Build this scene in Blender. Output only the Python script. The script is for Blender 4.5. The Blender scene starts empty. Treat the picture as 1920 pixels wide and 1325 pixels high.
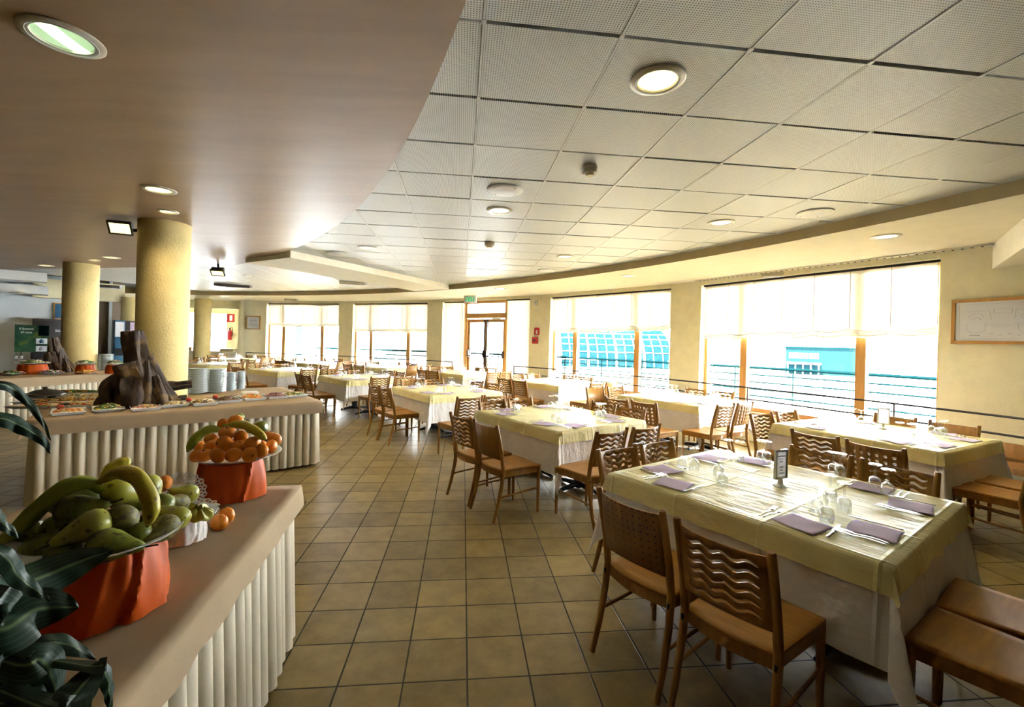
import bpy, bmesh, math, random
from mathutils import Vector, Matrix
R = random.Random(7)
PI = math.pi
SC = bpy.context.scene
COL = SC.collection
# ------------------------------------------------------------------ camera, sky, sun, exposure
F, ROLL, CX, CY, H = 842.0, 0.026, 960.0, 639.0, 1.62
cam = bpy.data.cameras.new('camera'); cam.sensor_width = 36; cam.lens = F/1920*36
cam.shift_y = -(662.5-CY)/1920; cam.clip_start = .05; cam.clip_end = 500
camo = bpy.data.objects.new('camera', cam); COL.objects.link(camo)
camo.matrix_world = Matrix.Translation((0, 0, H)) @ Matrix.Rotation(-ROLL, 4, 'Y') @ Matrix.Rotation(PI/2, 4, 'X')
SC.camera = camo
w = bpy.data.worlds.new('sky'); SC.world = w; w.use_nodes = True
bg = w.node_tree.nodes['Background']; bg.inputs[0].default_value = (.93, .97, 1, 1); bg.inputs[1].default_value = 54.0
sun = bpy.data.lights.new('sun', 'SUN'); sun.energy = 190; sun.angle = .01; sun.color = (1, .98, .95)
suno = bpy.data.objects.new('sun', sun); COL.objects.link(suno)
suno.rotation_euler = (math.radians(42), 0, math.radians(-45))
SC.view_settings.view_transform = 'Standard'; SC.view_settings.look = 'None'
SC.view_settings.gamma = 1; SC.view_settings.exposure = 0.42; SC.view_settings.use_curve_mapping = False
SC.cycles.max_bounces = 10; SC.cycles.diffuse_bounces = 2; SC.cycles.transparent_max_bounces = 24
SC.cycles.sample_clamp_indirect = 60

def at(px, py, d):
    X, Y = px-CX, py-CY; c, s = math.cos(ROLL), math.sin(ROLL)
    return Vector(((X*c+Y*s)/F*d, d, H-(-X*s+Y*c)/F*d))
def on(px, py, z):
    p = at(px, py, 1.0); d = (z-H)/(p.z-H)
    return at(px, py, d)
CW = Vector((-12.24, -2.15)); RW = 19.26            # the round room: centre and wall radius
def pol(r, deg, z=0):
    a = math.radians(deg); return Vector((CW.x+r*math.cos(a), CW.y+r*math.sin(a), z))
def ang(px, r=RW, py=640):
    p = at(px, py, 1.0); dx, dy = p.x, p.y
    b = dx*-CW.x+dy*-CW.y; a = dx*dx+dy*dy; c = CW.length_squared-r*r
    t = (-b+math.sqrt(b*b-a*c))/a
    return math.degrees(math.atan2(dy*t-CW.y, dx*t-CW.x))

# ------------------------------------------------------------------ materials
class NT:
    def __init__(s, m): s.t = m.node_tree; s.n = s.t.nodes; s.b = s.n.get('Principled BSDF')
    def new(s, k, **kw):
        x = s.n.new(k)
        for a, v in kw.items(): setattr(x, a, v)
        return x
    def set(s, sock, v):
        if hasattr(v, 'is_linked') or isinstance(v, bpy.types.NodeSocket): s.t.links.new(v, sock)
        else: sock.default_value = v
    def math(s, op, a, b=0.0, c=None):
        x = s.new('ShaderNodeMath', operation=op); s.set(x.inputs[0], a); s.set(x.inputs[1], b)
        if c is not None: s.set(x.inputs[2], c)
        return x.outputs[0]
    def mix(s, f, a, b):
        x = s.new('ShaderNodeMix', data_type='RGBA'); s.set(x.inputs[0], f); s.set(x.inputs[6], a); s.set(x.inputs[7], b); return x.outputs[2]
    def coord(s, kind='Object'): return s.new('ShaderNodeTexCoord').outputs[kind]
    def noise(s, scale, detail=3, vec=None, rough=.5):
        x = s.new('ShaderNodeTexNoise'); x.inputs['Scale'].default_value = scale; x.inputs['Detail'].default_value = detail; x.inputs['Roughness'].default_value = rough
        s.t.links.new(vec if vec is not None else s.coord(), x.inputs['Vector']); return x.outputs['Fac']
    def mapped(s, scale=(1, 1, 1), loc=(0, 0, 0), rot=(0, 0, 0), vec=None):
        x = s.new('ShaderNodeMapping'); x.inputs['Scale'].default_value = scale; x.inputs['Location'].default_value = loc; x.inputs['Rotation'].default_value = rot
        s.t.links.new(vec if vec is not None else s.coord(), x.inputs['Vector']); return x.outputs[0]
    def ramp(s, f, lo, hi):
        x = s.new('ShaderNodeMapRange'); x.inputs[1].default_value = lo; x.inputs[2].default_value = hi; s.t.links.new(f, x.inputs[0]); return x.outputs[0]
    def bump(s, h, strength=.3, dist=.01):
        x = s.new('ShaderNodeBump'); x.inputs['Strength'].default_value = strength; x.inputs['Distance'].default_value = dist
        s.t.links.new(h, x.inputs['Height']); s.t.links.new(x.outputs[0], s.b.inputs['Normal'])
    def xyz(s, v):
        x = s.new('ShaderNodeSeparateXYZ'); s.t.links.new(v, x.inputs[0]); return x.outputs
def M(name, col, rough=.5, metal=0, var=.12, vscale=6, bump=0, bscale=40, stretch=None, spec=.5, emit=0, ecol=None):
    m = bpy.data.materials.new(name); m.use_nodes = True; t = NT(m); b = t.b
    b.inputs['Roughness'].default_value = rough; b.inputs['Metallic'].default_value = metal
    b.inputs['Specular IOR Level'].default_value = spec
    v = t.mapped(stretch) if stretch else None
    n = t.noise(vscale, 4, v)
    dk = tuple(c*(1-var) for c in col)+(1,); lt = tuple(min(1, c*(1+var)) for c in col)+(1,)
    t.t.links.new(t.mix(t.ramp(n, .3, .7), dk, lt), b.inputs['Base Color'])
    if bump: t.bump(t.noise(bscale, 4, v), bump)
    if emit: b.inputs['Emission Strength'].default_value = emit; b.inputs['Emission Color'].default_value = (ecol or col)+(1,)
    return m
def spots(m, col, scale, thr=.62, amount=1.0):           # dark blotches over an existing material
    t = NT(m); src = t.b.inputs['Base Color'].links[0].from_socket
    f = t.math('MULTIPLY', t.ramp(t.noise(scale, 5), thr, thr+.08), amount)
    t.t.links.new(t.mix(f, src, col+(1,)), t.b.inputs['Base Color']); return m
def floor_mat():
    m = bpy.data.materials.new('floor_tile'); m.use_nodes = True; t = NT(m)
    v = t.mapped((1/.3,)*3, vec=t.mapped(rot=(0, 0, -.1087), loc=(0, 0, 0), vec=t.mapped(loc=(.172, -2.144, 0))))
    x, y, z = t.xyz(v)
    fx = t.math('ABSOLUTE', t.math('SUBTRACT', t.math('FRACT', x), .5)); fy = t.math('ABSOLUTE', t.math('SUBTRACT', t.math('FRACT', y), .5))
    wob = t.math('MULTIPLY', t.math('SUBTRACT', t.noise(9, 2), .5), .012)
    e = t.math('ADD', t.math('MAXIMUM', fx, fy), wob)
    g = t.ramp(e, .481, .492)
    cell = t.new('ShaderNodeCombineXYZ'); t.t.links.new(t.math('FLOOR', x), cell.inputs[0]); t.t.links.new(t.math('FLOOR', y), cell.inputs[1])
    wn = t.new('ShaderNodeTexWhiteNoise'); t.t.links.new(cell.outputs[0], wn.inputs['Vector'])
    n1 = t.noise(7, 5, rough=.65)
    f = t.math('ADD', t.math('MULTIPLY', n1, .75), t.math('MULTIPLY', wn.outputs['Value'], .3))
    c = t.mix(t.ramp(f, .3, .85), (.20, .14, .050, 1), (.46, .335, .130, 1))
    t.t.links.new(t.mix(g, c, (.035, .03, .022, 1)), t.b.inputs['Base Color'])
    t.t.links.new(t.math('ADD', t.math('MULTIPLY', g, .5), .33), t.b.inputs['Roughness'])
    hgt = t.math('SUBTRACT', t.math('MULTIPLY', n1, .25), g)
    t.bump(hgt, .5, .004); return m
def perforated():
    m = bpy.data.materials.new('perforated_panel'); m.use_nodes = True; t = NT(m)
    v = t.mapped(rot=(0, 0, -.1137)); x, y, z = t.xyz(v); s = 1/.0125
    a = t.math('SUBTRACT', t.math('FRACT', t.math('MULTIPLY', x, s)), .5); b = t.math('SUBTRACT', t.math('FRACT', t.math('MULTIPLY', y, s)), .5)
    d = t.math('ADD', t.math('MULTIPLY', a, a), t.math('MULTIPLY', b, b))
    f = t.ramp(d, .075, .035)
    t.t.links.new(t.mix(f, (.76, .78, .78, 1), (.10, .10, .09, 1)), t.b.inputs['Base Color'])
    t.b.inputs['Roughness'].default_value = .5; return m
def wood_dots():
    m = M('beech_perforated', (.26, .12, .026), .42, var=.2, vscale=3, stretch=(9, 9, 1)); t = NT(m)
    x, y, z = t.xyz(t.coord()); s = 1/.034
    a = t.math('SUBTRACT', t.math('FRACT', t.math('MULTIPLY', x, s)), .5); b = t.math('SUBTRACT', t.math('FRACT', t.math('MULTIPLY', z, s)), .5)
    d = t.math('ADD', t.math('MULTIPLY', a, a), t.math('MULTIPLY', b, b))
    src = t.b.inputs['Base Color'].links[0].from_socket
    t.t.links.new(t.mix(t.ramp(d, .02, .012), src, (.03, .015, .006, 1)), t.b.inputs['Base Color']); return m
def cloth(name, col, var=.05, creases=True, rough=.85, transl=0):
    m = M(name, col, rough, var=var, vscale=3, spec=.28 if rough < .7 else .2); t = NT(m)
    h = t.noise(6, 4)
    if creases:
        h = t.math('ADD', h, t.math('MULTIPLY', t.noise(5, 3, t.mapped((1, 5, 2), rot=(0, 0, .5))), .6))
        x, y, z = t.xyz(t.coord())
        for a, s in ((x, 1/.47), (y, 1/.42)):
            q = t.math('ABSOLUTE', t.math('SUBTRACT', t.math('FRACT', t.math('MULTIPLY', a, s)), .5))
            h = t.math('ADD', h, t.math('MULTIPLY', t.ramp(q, .03, .0), .35))
    t.bump(h, .8 if creases else .35, .018)
    return m
def translucent(name, col, f=.55):
    m = bpy.data.materials.new(name); m.use_nodes = True; t = NT(m); out = t.n['Material Output']; t.n.remove(t.b)
    d = t.new('ShaderNodeBsdfDiffuse'); r = t.new('ShaderNodeBsdfTranslucent'); x = t.new('ShaderNodeMixShader')
    n = t.noise(30, 3, t.mapped((1, 1, .3))); c = t.mix(n, tuple(q*.92 for q in col)+(1,), col+(1,))
    for k in (d, r): t.t.links.new(c, k.inputs[0])
    x.inputs[0].default_value = f
    t.t.links.new(d.outputs[0], x.inputs[1]); t.t.links.new(r.outputs[0], x.inputs[2]); t.t.links.new(x.outputs[0], out.inputs[0]); return m
def glassy(name, tint=(1, 1, 1), gloss=.12, edge=.25):
    m = bpy.data.materials.new(name); m.use_nodes = True; t = NT(m); out = t.n['Material Output']; t.n.remove(t.b)
    tr = t.new('ShaderNodeBsdfTransparent'); tr.inputs[0].default_value = tint+(1,)
    gl = t.new('ShaderNodeBsdfGlossy'); gl.inputs['Roughness'].default_value = .04; gl.inputs[0].default_value = (1, 1, 1, 1)
    lw = t.new('ShaderNodeLayerWeight'); lw.inputs[0].default_value = .35
    nz = t.math('MULTIPLY', t.noise(20, 1), .02)
    f = t.math('ADD', t.math('ADD', gloss, t.math('MULTIPLY', lw.outputs['Facing'], edge)), nz)
    x = t.new('ShaderNodeMixShader'); t.t.links.new(f, x.inputs[0])
    t.t.links.new(tr.outputs[0], x.inputs[1]); t.t.links.new(gl.outputs[0], x.inputs[2]); t.t.links.new(x.outputs[0], out.inputs[0]); return m
def leafmat():
    m = M('leaf_striped', (.010, .034, .016), .5, var=.3, vscale=20); t = NT(m)
    uv = t.new('ShaderNodeUVMap'); u, v, _ = t.xyz(uv.outputs[0])
    s = t.math('FRACT', t.math('MULTIPLY', u, 9)); e = t.ramp(t.math('ABSOLUTE', t.math('SUBTRACT', s, .5)), .36, .5)
    mid = t.ramp(t.math('ABSOLUTE', t.math('SUBTRACT', u, .5)), .05, .02)
    src = t.b.inputs['Base Color'].links[0].from_socket
    c = t.mix(t.math('MULTIPLY', e, .5), src, (.06, .17, .09, 1)); c = t.mix(t.math('MULTIPLY', mid, .7), c, (.22, .32, .14, 1))
    t.t.links.new(c, t.b.inputs['Base Color']); return m

m_floor = floor_mat(); m_perf = perforated()
m_pink = M('plaster_pinkish', (.40, .265, .160), .42, var=.08, vscale=2.2, stretch=(.5, 3, 1), bump=.05, bscale=6, spec=.5)
m_wbk = M('back_wall_brown', (.22, .16, .10), .8)
m_wall = M('stucco_yellow', (.93, .84, .56), .8, var=.04, bump=.5, bscale=55, spec=.2)
m_soffit = M('stucco_cream', (.90, .84, .66), .8, var=.03, bump=.3, bscale=60, spec=.2)
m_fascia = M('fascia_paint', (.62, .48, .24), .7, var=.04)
m_column = M('column_stucco', (.72, .57, .25), .75, var=.05, bump=.6, bscale=50, spec=.3)
m_white = M('white_paint', (.82, .82, .80), .5, var=.03)
m_cool = M('wall_paint_cool', (.70, .74, .76), .6, var=.05, vscale=2)
m_dark = M('plenum_dark', (.07, .06, .045), .9)
m_beech = M('beech_wood', (.34, .162, .034), .45, var=.2, vscale=3, stretch=(9, 9, 1), spec=.3)
m_beechs = M('beech_seat', (.45, .215, .044), .45, var=.16, vscale=3, stretch=(2, 12, 1), spec=.35)
m_bdots = wood_dots()
m_frame = M('window_wood', (.62, .31, .075), .45, var=.12, vscale=3, stretch=(8, 8, .6))
m_black = M('black_metal', (.014, .014, .016), .4, var=.1)
m_conn = M('black_plastic', (.006, .006, .006), .5)
m_wcl = cloth('cloth_white', (.86, .81, .77), rough=.6); m_ycl = cloth('cloth_yellow', (.90, .80, .39), rough=.5)
m_tan = cloth('cloth_tan', (.43, .315, .19), creases=False); m_skirt = cloth('cloth_cream_skirt', (.84, .75, .58), creases=False)
m_lilac = cloth('napkin_lilac', (.62, .49, .67), creases=False)
m_orange = M('satin_orange', (.56, .085, .004), .5, var=.12, bump=.25, bscale=12, spec=.25)
m_china = M('white_china', (.78, .80, .80), .2, var=.02)
m_chinab = M('blue_china', (.68, .74, .74), .2, var=.04)
m_steel = M('stainless_steel', (.62, .61, .58), .22, metal=1, var=.04)
m_glass = glassy('drinking_glass', (.97, .98, .98), .06, .45); m_pane = glassy('window_pane', (.97, .99, .99), .03, .08)
m_blind = translucent('blind_fabric', (.86, .80, .66), .10)
m_card = translucent('card_paper', (.88, .87, .90), .45)
m_pear = spots(M('pear_skin', (.19, .215, .022), .42, var=.32, vscale=40, bump=.08, bscale=60), (.05, .035, .012), 58, .57, .85)
m_peary = spots(M('pear_skin_yellow', (.36, .34, .035), .4, var=.2, vscale=8), (.06, .04, .012), 50, .60, .8)
m_pearg = spots(M('pear_skin_russet', (.17, .15, .03), .6, var=.35, vscale=60), (.05, .03, .015), 75, .52, .75)
m_stem = M('fruit_stem', (.035, .022, .012), .7)
m_ban = spots(M('banana_skin', (.52, .42, .03), .42, var=.15, vscale=7), (.07, .04, .012), 60, .62, .75)
m_bang = M('banana_skin_green', (.30, .36, .03), .42, var=.22, vscale=7)
m_tang = M('tangerine_peel', (.80, .25, .015), .38, var=.10, vscale=5, bump=.12, bscale=160)
m_bark = spots(M('driftwood_bark', (.036, .018, .007), .7, var=.7, vscale=14, stretch=(1, 1, .25), bump=1, bscale=24), (.17, .095, .025), 5, .56, .75)
m_leaf = leafmat(); m_soil = M('soil', (.03, .02, .012), .9, bump=.8); m_pot = M('terracotta', (.35, .12, .05), .7)
m_teal = M('teal_steel', (.0008, .0055, .0065), .6, spec=0); m_tealp = M('teal_panel', (.0030, .0098, .0112), .8, spec=0, stretch=(12, 12, .3), vscale=2, var=.2)
m_tealg = M('teal_glazing', (.0018, .0075, .0095), .8, var=.3, spec=0)
m_terr = M('terrace_paving', (.76, .79, .83), .8, var=.04); m_tower = M('tower_cladding', (.012, .016, .018), .8, spec=0); m_hill = M('hillside', (.016, .0140, .009), .9, var=.2, vscale=.4)
m_paper = M('paper_white', (.80, .80, .84), .6, var=.02); m_ink = M('print_ink', (.012, .012, .02), .6)
m_inkg = M('print_grey', (.35, .35, .4), .6)
m_plast = M('sign_plastic', (.78, .76, .62), .3, var=.03)
m_red = M('red_sign', (.55, .02, .03), .4); m_green = M('exit_green', (.0, .30, .10), .4, emit=.6, ecol=(0, .45, .15))
m_post = spots(M('poster_green', (.012, .06, .03), .3, var=.5, vscale=4), (.10, .14, .02), 6, .55, .8)
m_grey = M('fridge_grey', (.045, .042, .045), .35, var=.1); m_blue = M('blue_panel', (.03, .13, .25), .35)
m_lamp = M('lamp_glow_warm', (1, .88, .55), .4, emit=1.9, ecol=(1, .84, .36))
def ringlamp():                                     # ribbed reflector glass with the bright tube across it
    m = bpy.data.materials.new('lamp_glow_ribbed'); m.use_nodes = True; t = NT(m); x, y, z = t.xyz(t.coord())
    rr = t.math('SQRT', t.math('ADD', t.math('MULTIPLY', x, x), t.math('MULTIPLY', y, y)))
    rib = t.math('MULTIPLY', t.math('SINE', t.math('MULTIPLY', rr, 620)), .10)
    bar = t.ramp(t.math('ABSOLUTE', t.math('ADD', x, t.math('MULTIPLY', y, .1))), .040, .028)
    e = t.math('ADD', t.math('ADD', .52, rib), t.math('MULTIPLY', bar, 6))
    t.b.inputs['Base Color'].default_value = (.5, .7, .45, 1); t.b.inputs['Emission Color'].default_value = (.66, 1, .55, 1)
    t.t.links.new(e, t.b.inputs['Emission Strength']); return m
m_lampg = ringlamp()
m_lens = M('lamp_glow_dim', (.9, .86, .7), .3, emit=1.6, ecol=(1, .92, .66))
m_trim = M('lamp_trim', (.72, .68, .58), .35); m_gun = M('spot_metal', (.10, .09, .08), .35, metal=.6); m_beige = M('plastic_beige', (.55, .47, .3), .5)
m_melon = M('melon_flesh', (.42, .40, .05), .4, var=.2, vscale=30); m_glasst = glassy('bottle_glass', (.75, .85, .8), .1, .4)
food = {k: M('food_'+k, c, .45, var=.3, vscale=40) for k, c in dict(yellow=(.70, .45, .06), white=(.75, .68, .48), brown=(.16, .07, .03), green=(.07, .16, .02),
        red=(.55, .05, .02), orange=(.75, .25, .03), pink=(.65, .30, .26), cream=(.66, .50, .20), purple=(.22, .10, .14)).items()}

# ------------------------------------------------------------------ mesh builder
class MB:
    def __init__(s): s.v = []; s.f = []; s.m = []; s.uv = None; s.k = 0
    def add(s, vs, fs, T=None):
        o = len(s.v)
        s.v += [tuple(T @ Vector(p)) if T is not None else tuple(p) for p in vs]
        for f in fs: s.f.append([i+o for i in f]); s.m.append(s.k)
        return s
    def box(s, c, size, rz=0, T=None):
        x, y, z = (q/2 for q in size)
        vs = [Vector((a*x, b*y, d*z)) for d in (-1, 1) for a, b in ((-1, -1), (1, -1), (1, 1), (-1, 1))]
        A = Matrix.Translation(c) @ Matrix.Rotation(rz, 4, 'Z')
        if T is not None: A = A @ T
        return s.add(vs, [(3, 2, 1, 0), (4, 5, 6, 7), (0, 1, 5, 4), (1, 2, 6, 5), (2, 3, 7, 6), (3, 0, 4, 7)], A)
    def rbox(s, c, size, r=.01, rz=0, n=3, T=None):
        x, y, z = size; r = min(r, x/2-1e-4, y/2-1e-4); pts = []
        for qx, qy, a0 in ((1, 1, 0), (-1, 1, 90), (-1, -1, 180), (1, -1, 270)):
            for i in range(n+1):
                a = math.radians(a0+90*i/n); pts.append((qx*(x/2-r)+r*math.cos(a), qy*(y/2-r)+r*math.sin(a)))
        rr = min(r, z/2)*.5
        lv = [(-z/2, .96), (-z/2+rr, 1), (z/2-rr, 1), (z/2, .96)]; N = len(pts)
        vs = [(p[0]*k if k == 1 else p[0]-math.copysign(rr, p[0]), p[1] if k == 1 else p[1]-math.copysign(rr, p[1]), h) for h, k in lv for p in pts]
        fs = [[j*N+i, j*N+(i+1) % N, (j+1)*N+(i+1) % N, (j+1)*N+i] for j in range(3) for i in range(N)]
        fs += [list(range(N-1, -1, -1)), [3*N+i for i in range(N)]]
        A = Matrix.Translation(c) @ Matrix.Rotation(rz, 4, 'Z')
        if T is not None: A = A @ T
        return s.add(vs, fs, A)
    def prism(s, poly, z0, z1):
        n = len(poly); vs = [(p[0], p[1], z0) for p in poly]+[(p[0], p[1], z1) for p in poly]
        return s.add(vs, [list(range(n-1, -1, -1)), list(range(n, 2*n))]+[[i, (i+1) % n, n+(i+1) % n, n+i] for i in range(n)])
    def tube(s, pts, r, n=8, caps=True, flat=1.0, T=None):
        pts = [Vector(p) for p in pts]; rs = r if isinstance(r, (list, tuple)) else [r]*len(pts); vs = []; up = None
        for i, p in enumerate(pts):
            t = (pts[min(i+1, len(pts)-1)]-pts[max(i-1, 0)]).normalized()
            if up is None: up = Vector((0, 0, 1)) if abs(t.z) < .9 else Vector((0, 1, 0))
            a = t.cross(up).normalized(); b = a.cross(t).normalized(); up = b
            for k in range(n):
                q = 2*PI*k/n; vs.append(p+a*rs[i]*math.cos(q)+b*rs[i]*flat*math.sin(q))
        L = len(pts); fs = [[i*n+k, i*n+(k+1) % n, (i+1)*n+(k+1) % n, (i+1)*n+k] for i in range(L-1) for k in range(n)]
        if caps: fs += [list(range(n-1, -1, -1)), [(L-1)*n+k for k in range(n)]]
        return s.add(vs, fs, T)
    def lathe(s, prof, n=24, c=(0, 0, 0), T=None, fn=None):
        vs = []
        for r, z in prof:
            for k in range(n):
                a = 2*PI*k/n; q = r*(fn(a, z) if fn else 1); vs.append((q*math.cos(a), q*math.sin(a), z))
        L = len(prof); fs = [[i*n+k, i*n+(k+1) % n, (i+1)*n+(k+1) % n, (i+1)*n+k] for i in range(L-1) for k in range(n)]
        A = Matrix.Translation(c)
        if T is not None: A = A @ T
        return s.add(vs, fs, A)
    def grid(s, fn, nu, nv, u=(0, 1), v=(0, 1), skip=None):
        vs = [fn(u[0]+(u[1]-u[0])*i/nu, v[0]+(v[1]-v[0])*j/nv) for j in range(nv+1) for i in range(nu+1)]
        fs = [[j*(nu+1)+i, j*(nu+1)+i+1, (j+1)*(nu+1)+i+1, (j+1)*(nu+1)+i] for j in range(nv) for i in range(nu) if not (skip and skip(i, j))]
        return s.add(vs, fs)
def obj(name, mb, mats, parent=None, smooth=40, solid=0, off=0, bev=0):
    me = bpy.data.meshes.new(name)
    bm = bmesh.new(); vs = [bm.verts.new(p) for p in mb.v]
    for f, k in zip(mb.f, mb.m):
        try: bm.faces.new([vs[i] for i in dict.fromkeys(f)]).material_index = k
        except ValueError: pass
    bmesh.ops.remove_doubles(bm, verts=bm.verts, dist=1e-5)
    if not solid: bmesh.ops.recalc_face_normals(bm, faces=bm.faces)
    if smooth:
        th = math.radians(smooth)
        for f in bm.faces: f.smooth = True
        for e in bm.edges:
            if len(e.link_faces) == 2: e.smooth = e.calc_face_angle(0) < th
    bm.to_mesh(me); bm.free()
    for m in (mats if isinstance(mats, (list, tuple)) else [mats]): me.materials.append(m)
    o = bpy.data.objects.new(name, me); COL.objects.link(o)
    if parent: o.parent = parent
    if solid:
        q = o.modifiers.new('thickness', 'SOLIDIFY'); q.thickness = solid; q.offset = off
    if bev:
        q = o.modifiers.new('bevel', 'BEVEL'); q.width = bev; q.segments = 2; q.limit_method = 'ANGLE'
    return o
def tag(o, label=None, cat=None, group=None, kind=None):
    if label: o['label'] = label
    if cat: o['category'] = cat
    if group: o['group'] = group
    if kind: o['kind'] = kind
    return o
def thing(name, label, cat, loc=(0, 0, 0), rz=0, group=None):
    o = bpy.data.objects.new(name, None); COL.objects.link(o); o.empty_display_size = .1
    o.location = loc; o.rotation_euler = (0, 0, rz); return tag(o, label, cat, group)
def copy_tree(o, parent=None):
    c = o.copy(); COL.objects.link(c)
    if parent: c.parent = parent
    for ch in list(o.children): copy_tree(ch, c)
    return c
def dup(root, loc, rz=0, label=None, group=None, rot=None):
    c = copy_tree(root); c.location = loc; c.rotation_euler = rot if rot is not None else (0, 0, rz)
    if label: c['label'] = label
    if group: c['group'] = group
    return c
def struct(name, mb, m, parent=None, smooth=40, **kw):
    o = obj(name, mb, m, parent, smooth, **kw)
    if not parent: o['kind'] = 'structure'
    return o
def text(body, size, mat, parent, M4, name='lettering', align='CENTER'):
    c = bpy.data.curves.new(name, 'FONT'); c.body = body; c.size = size; c.align_x = align; c.align_y = 'CENTER'; c.extrude = .0004
    c.materials.append(mat); f = bpy.data.objects.new(name, c); COL.objects.link(f)
    me = bpy.data.meshes.new_from_object(f.evaluated_get(bpy.context.evaluated_depsgraph_get())); bpy.data.objects.remove(f)
    o = bpy.data.objects.new(name, me); COL.objects.link(o); o.parent = parent; o.matrix_local = M4; return o

# ------------------------------------------------------------------ floor, ceilings, walls
ZC, ZP, ZS, ZB = 3.0, 2.95, 2.88, 2.80              # tile ceiling, plaster ceiling, soffit, window head
SILL = .46
mb = MB(); mb.box((-5, 7, -.05), (28, 34, .1)); struct('floor', mb, m_floor)
YAW, T0, TS = .1137, (1.143, 1.472), .619
def tg(i, j): 
    c, s = math.cos(YAW), math.sin(YAW); return (T0[0]+(i*c-j*s)*TS, T0[1]+(i*s+j*c)*TS)
mb = MB()
for i in range(-13, 8):
    for j in range(-9, 22):
        x, y = tg(i+.5, j+.5)
        if math.hypot(x-CW.x, y-CW.y) > 18.1: continue
        if (Vector((x, y))-Vector((-4.2, 8.1))).dot(Vector((-.894, .447))) > .75: continue
        jit = R.uniform(-.002, .003)
        mb.box((x, y, ZC+.012+jit), (TS-.016, TS-.022, .024), YAW)
ceil = struct('ceiling', mb, m_perf, smooth=0)
mb = MB()
for i in range(-13, 9):
    x, y = tg(i, 7); mb.box((x, y, ZC+.004), (.011, TS*32, .012), YAW)
    for j in range(-9, 22):
        x, y = tg(i, j); mb.box((x, y, ZC+.003), (.02, .03, .012), YAW)
struct('ceiling_runners', mb, m_white, ceil, smooth=0)
AE0 = ang(458)
shell = [pol(RW+.45, -27+(AE0+27)*i/60) for i in range(61)]+[pol(22.8, AE0+(102-AE0)*i/12) for i in range(13)]+[Vector((-18.6, 20.5, 0)), Vector((-18.6, -9, 0))]
mb = MB(); mb.prism(shell, 3.06, 3.26); struct('roof', mb, m_dark)
# smooth plaster ceiling over the buffet, its edge an arc
PC, PRD = Vector((-14.5, -3.49)), 15.22
tip = on(432, 499, ZP); a1 = math.degrees(math.atan2(tip.y-PC.y, tip.x-PC.x))
arc = [(PC.x+PRD*math.cos(math.radians(a)), PC.y+PRD*math.sin(math.radians(a))) for a in [(-24+(a1+24)*i/60) for i in range(61)]]
poly = arc+[(-12, 10.3), (-18.5, 10.3), (-18.5, -9), (-2, -9)]
mb = MB(); mb.prism(poly, ZP, ZC+.05); struct('ceiling_plaster', mb, m_pink, smooth=20)
# ribbed ceiling of the far bay
mb = MB(); d = Vector((.447, .894)); nrm = Vector((-.894, .447)); o0 = Vector((-3.7, 7.6))
for k in range(60):
    p = o0+nrm*(.2+k*.15)+d*5
    mb.box((p.x, p.y, ZC+.02), (.142, 26, .03), math.atan2(d.y, d.x)-PI/2)
struct('ceiling_ribbed', mb, m_white, smooth=0)
# soffit ring, fascia, radial beam
def ring(r0, r1, a0, a1, z0, z1, n=70, m=None, name='soffit', mats=None):
    mb = MB(); P = [a0+(a1-a0)*i/n for i in range(n+1)]
    q = [pol(r0, a) for a in P]+[pol(r1, a) for a in reversed(P)]
    for i in range(n):
        poly = [pol(r0, P[i]), pol(r1, P[i]), pol(r1, P[i+1]), pol(r0, P[i+1])]
        v = [(p.x, p.y, z0) for p in poly]+[(p.x, p.y, z1) for p in poly]
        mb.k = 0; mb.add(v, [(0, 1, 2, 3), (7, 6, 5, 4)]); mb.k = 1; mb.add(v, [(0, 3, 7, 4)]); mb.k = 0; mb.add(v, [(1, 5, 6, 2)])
    return struct(name, mb, mats, smooth=30)
ring(17.2, 22.6, -27, 100, ZS, ZC+.04, mats=[m_soffit, m_fascia])
mb = MB(); mb.prism([(-3.64, 7.3), (-1.62, 11.3), (-2.62, 12.0), (-4.75, 7.95)], ZS+.002, ZC+.05); struct('beam', mb, m_soffit)
mb = MB(); mb.prism([(5.62, 5.3), (4.3, 3.65), (5.2, 2.6), (6.5, 3.9)], 2.6, ZS+.01); struct('beam_right', mb, m_soffit)

WIN = dict(w4=(1312, 1760, 1.81, [1397, 1617]), w3=(1030, 1256, 1.94, [1080, 1196]), w2=(660, 800, 1.83, [697, 767]), w1=(498, 634, 2.0, [533, 605]))
A4 = {k: (ang(v[0]), ang(v[1])) for k, v in WIN.items()}; AD = (ang(828), ang(992)); AE = ang(458)
mb = MB()
def pier(a, b, z0=0, z1=ZS+.02, r0=RW, r1=RW+.32):
    n = max(1, int(abs(a-b)/3))
    for i in range(n):
        p, q = a+(b-a)*i/n, a+(b-a)*(i+1)/n
        mb.prism([pol(r0, p), pol(r0, q), pol(r1, q), pol(r1, p)][::1 if q > p else -1], z0, z1)
def band(a, b, z0, z1, t=.3):
    A, B = pol(RW, a), pol(RW, b); u = (B-A).normalized(); o = Vector((-u.y, u.x, 0)); o = o if o.dot(pol(1, (a+b)/2)-pol(0, 0)) > 0 else -o
    mb.prism([A, B, B+o*t, A+o*t], z0, z1)
edges = [-27, A4['w4'][1], A4['w4'][0], A4['w3'][1], A4['w3'][0], AD[1], AD[0], A4['w2'][1], A4['w2'][0], A4['w1'][1], A4['w1'][0], AE]
for i in range(0, len(edges), 2): pier(edges[i], edges[i+1])
for k in A4: band(*A4[k], 0, SILL); band(*A4[k], ZB, ZS+.02)
band(*AD, ZB, ZS+.02)
pier(AE, AE+.8, r1=22.4)
struct('wall_right', mb, m_wall)
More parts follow.
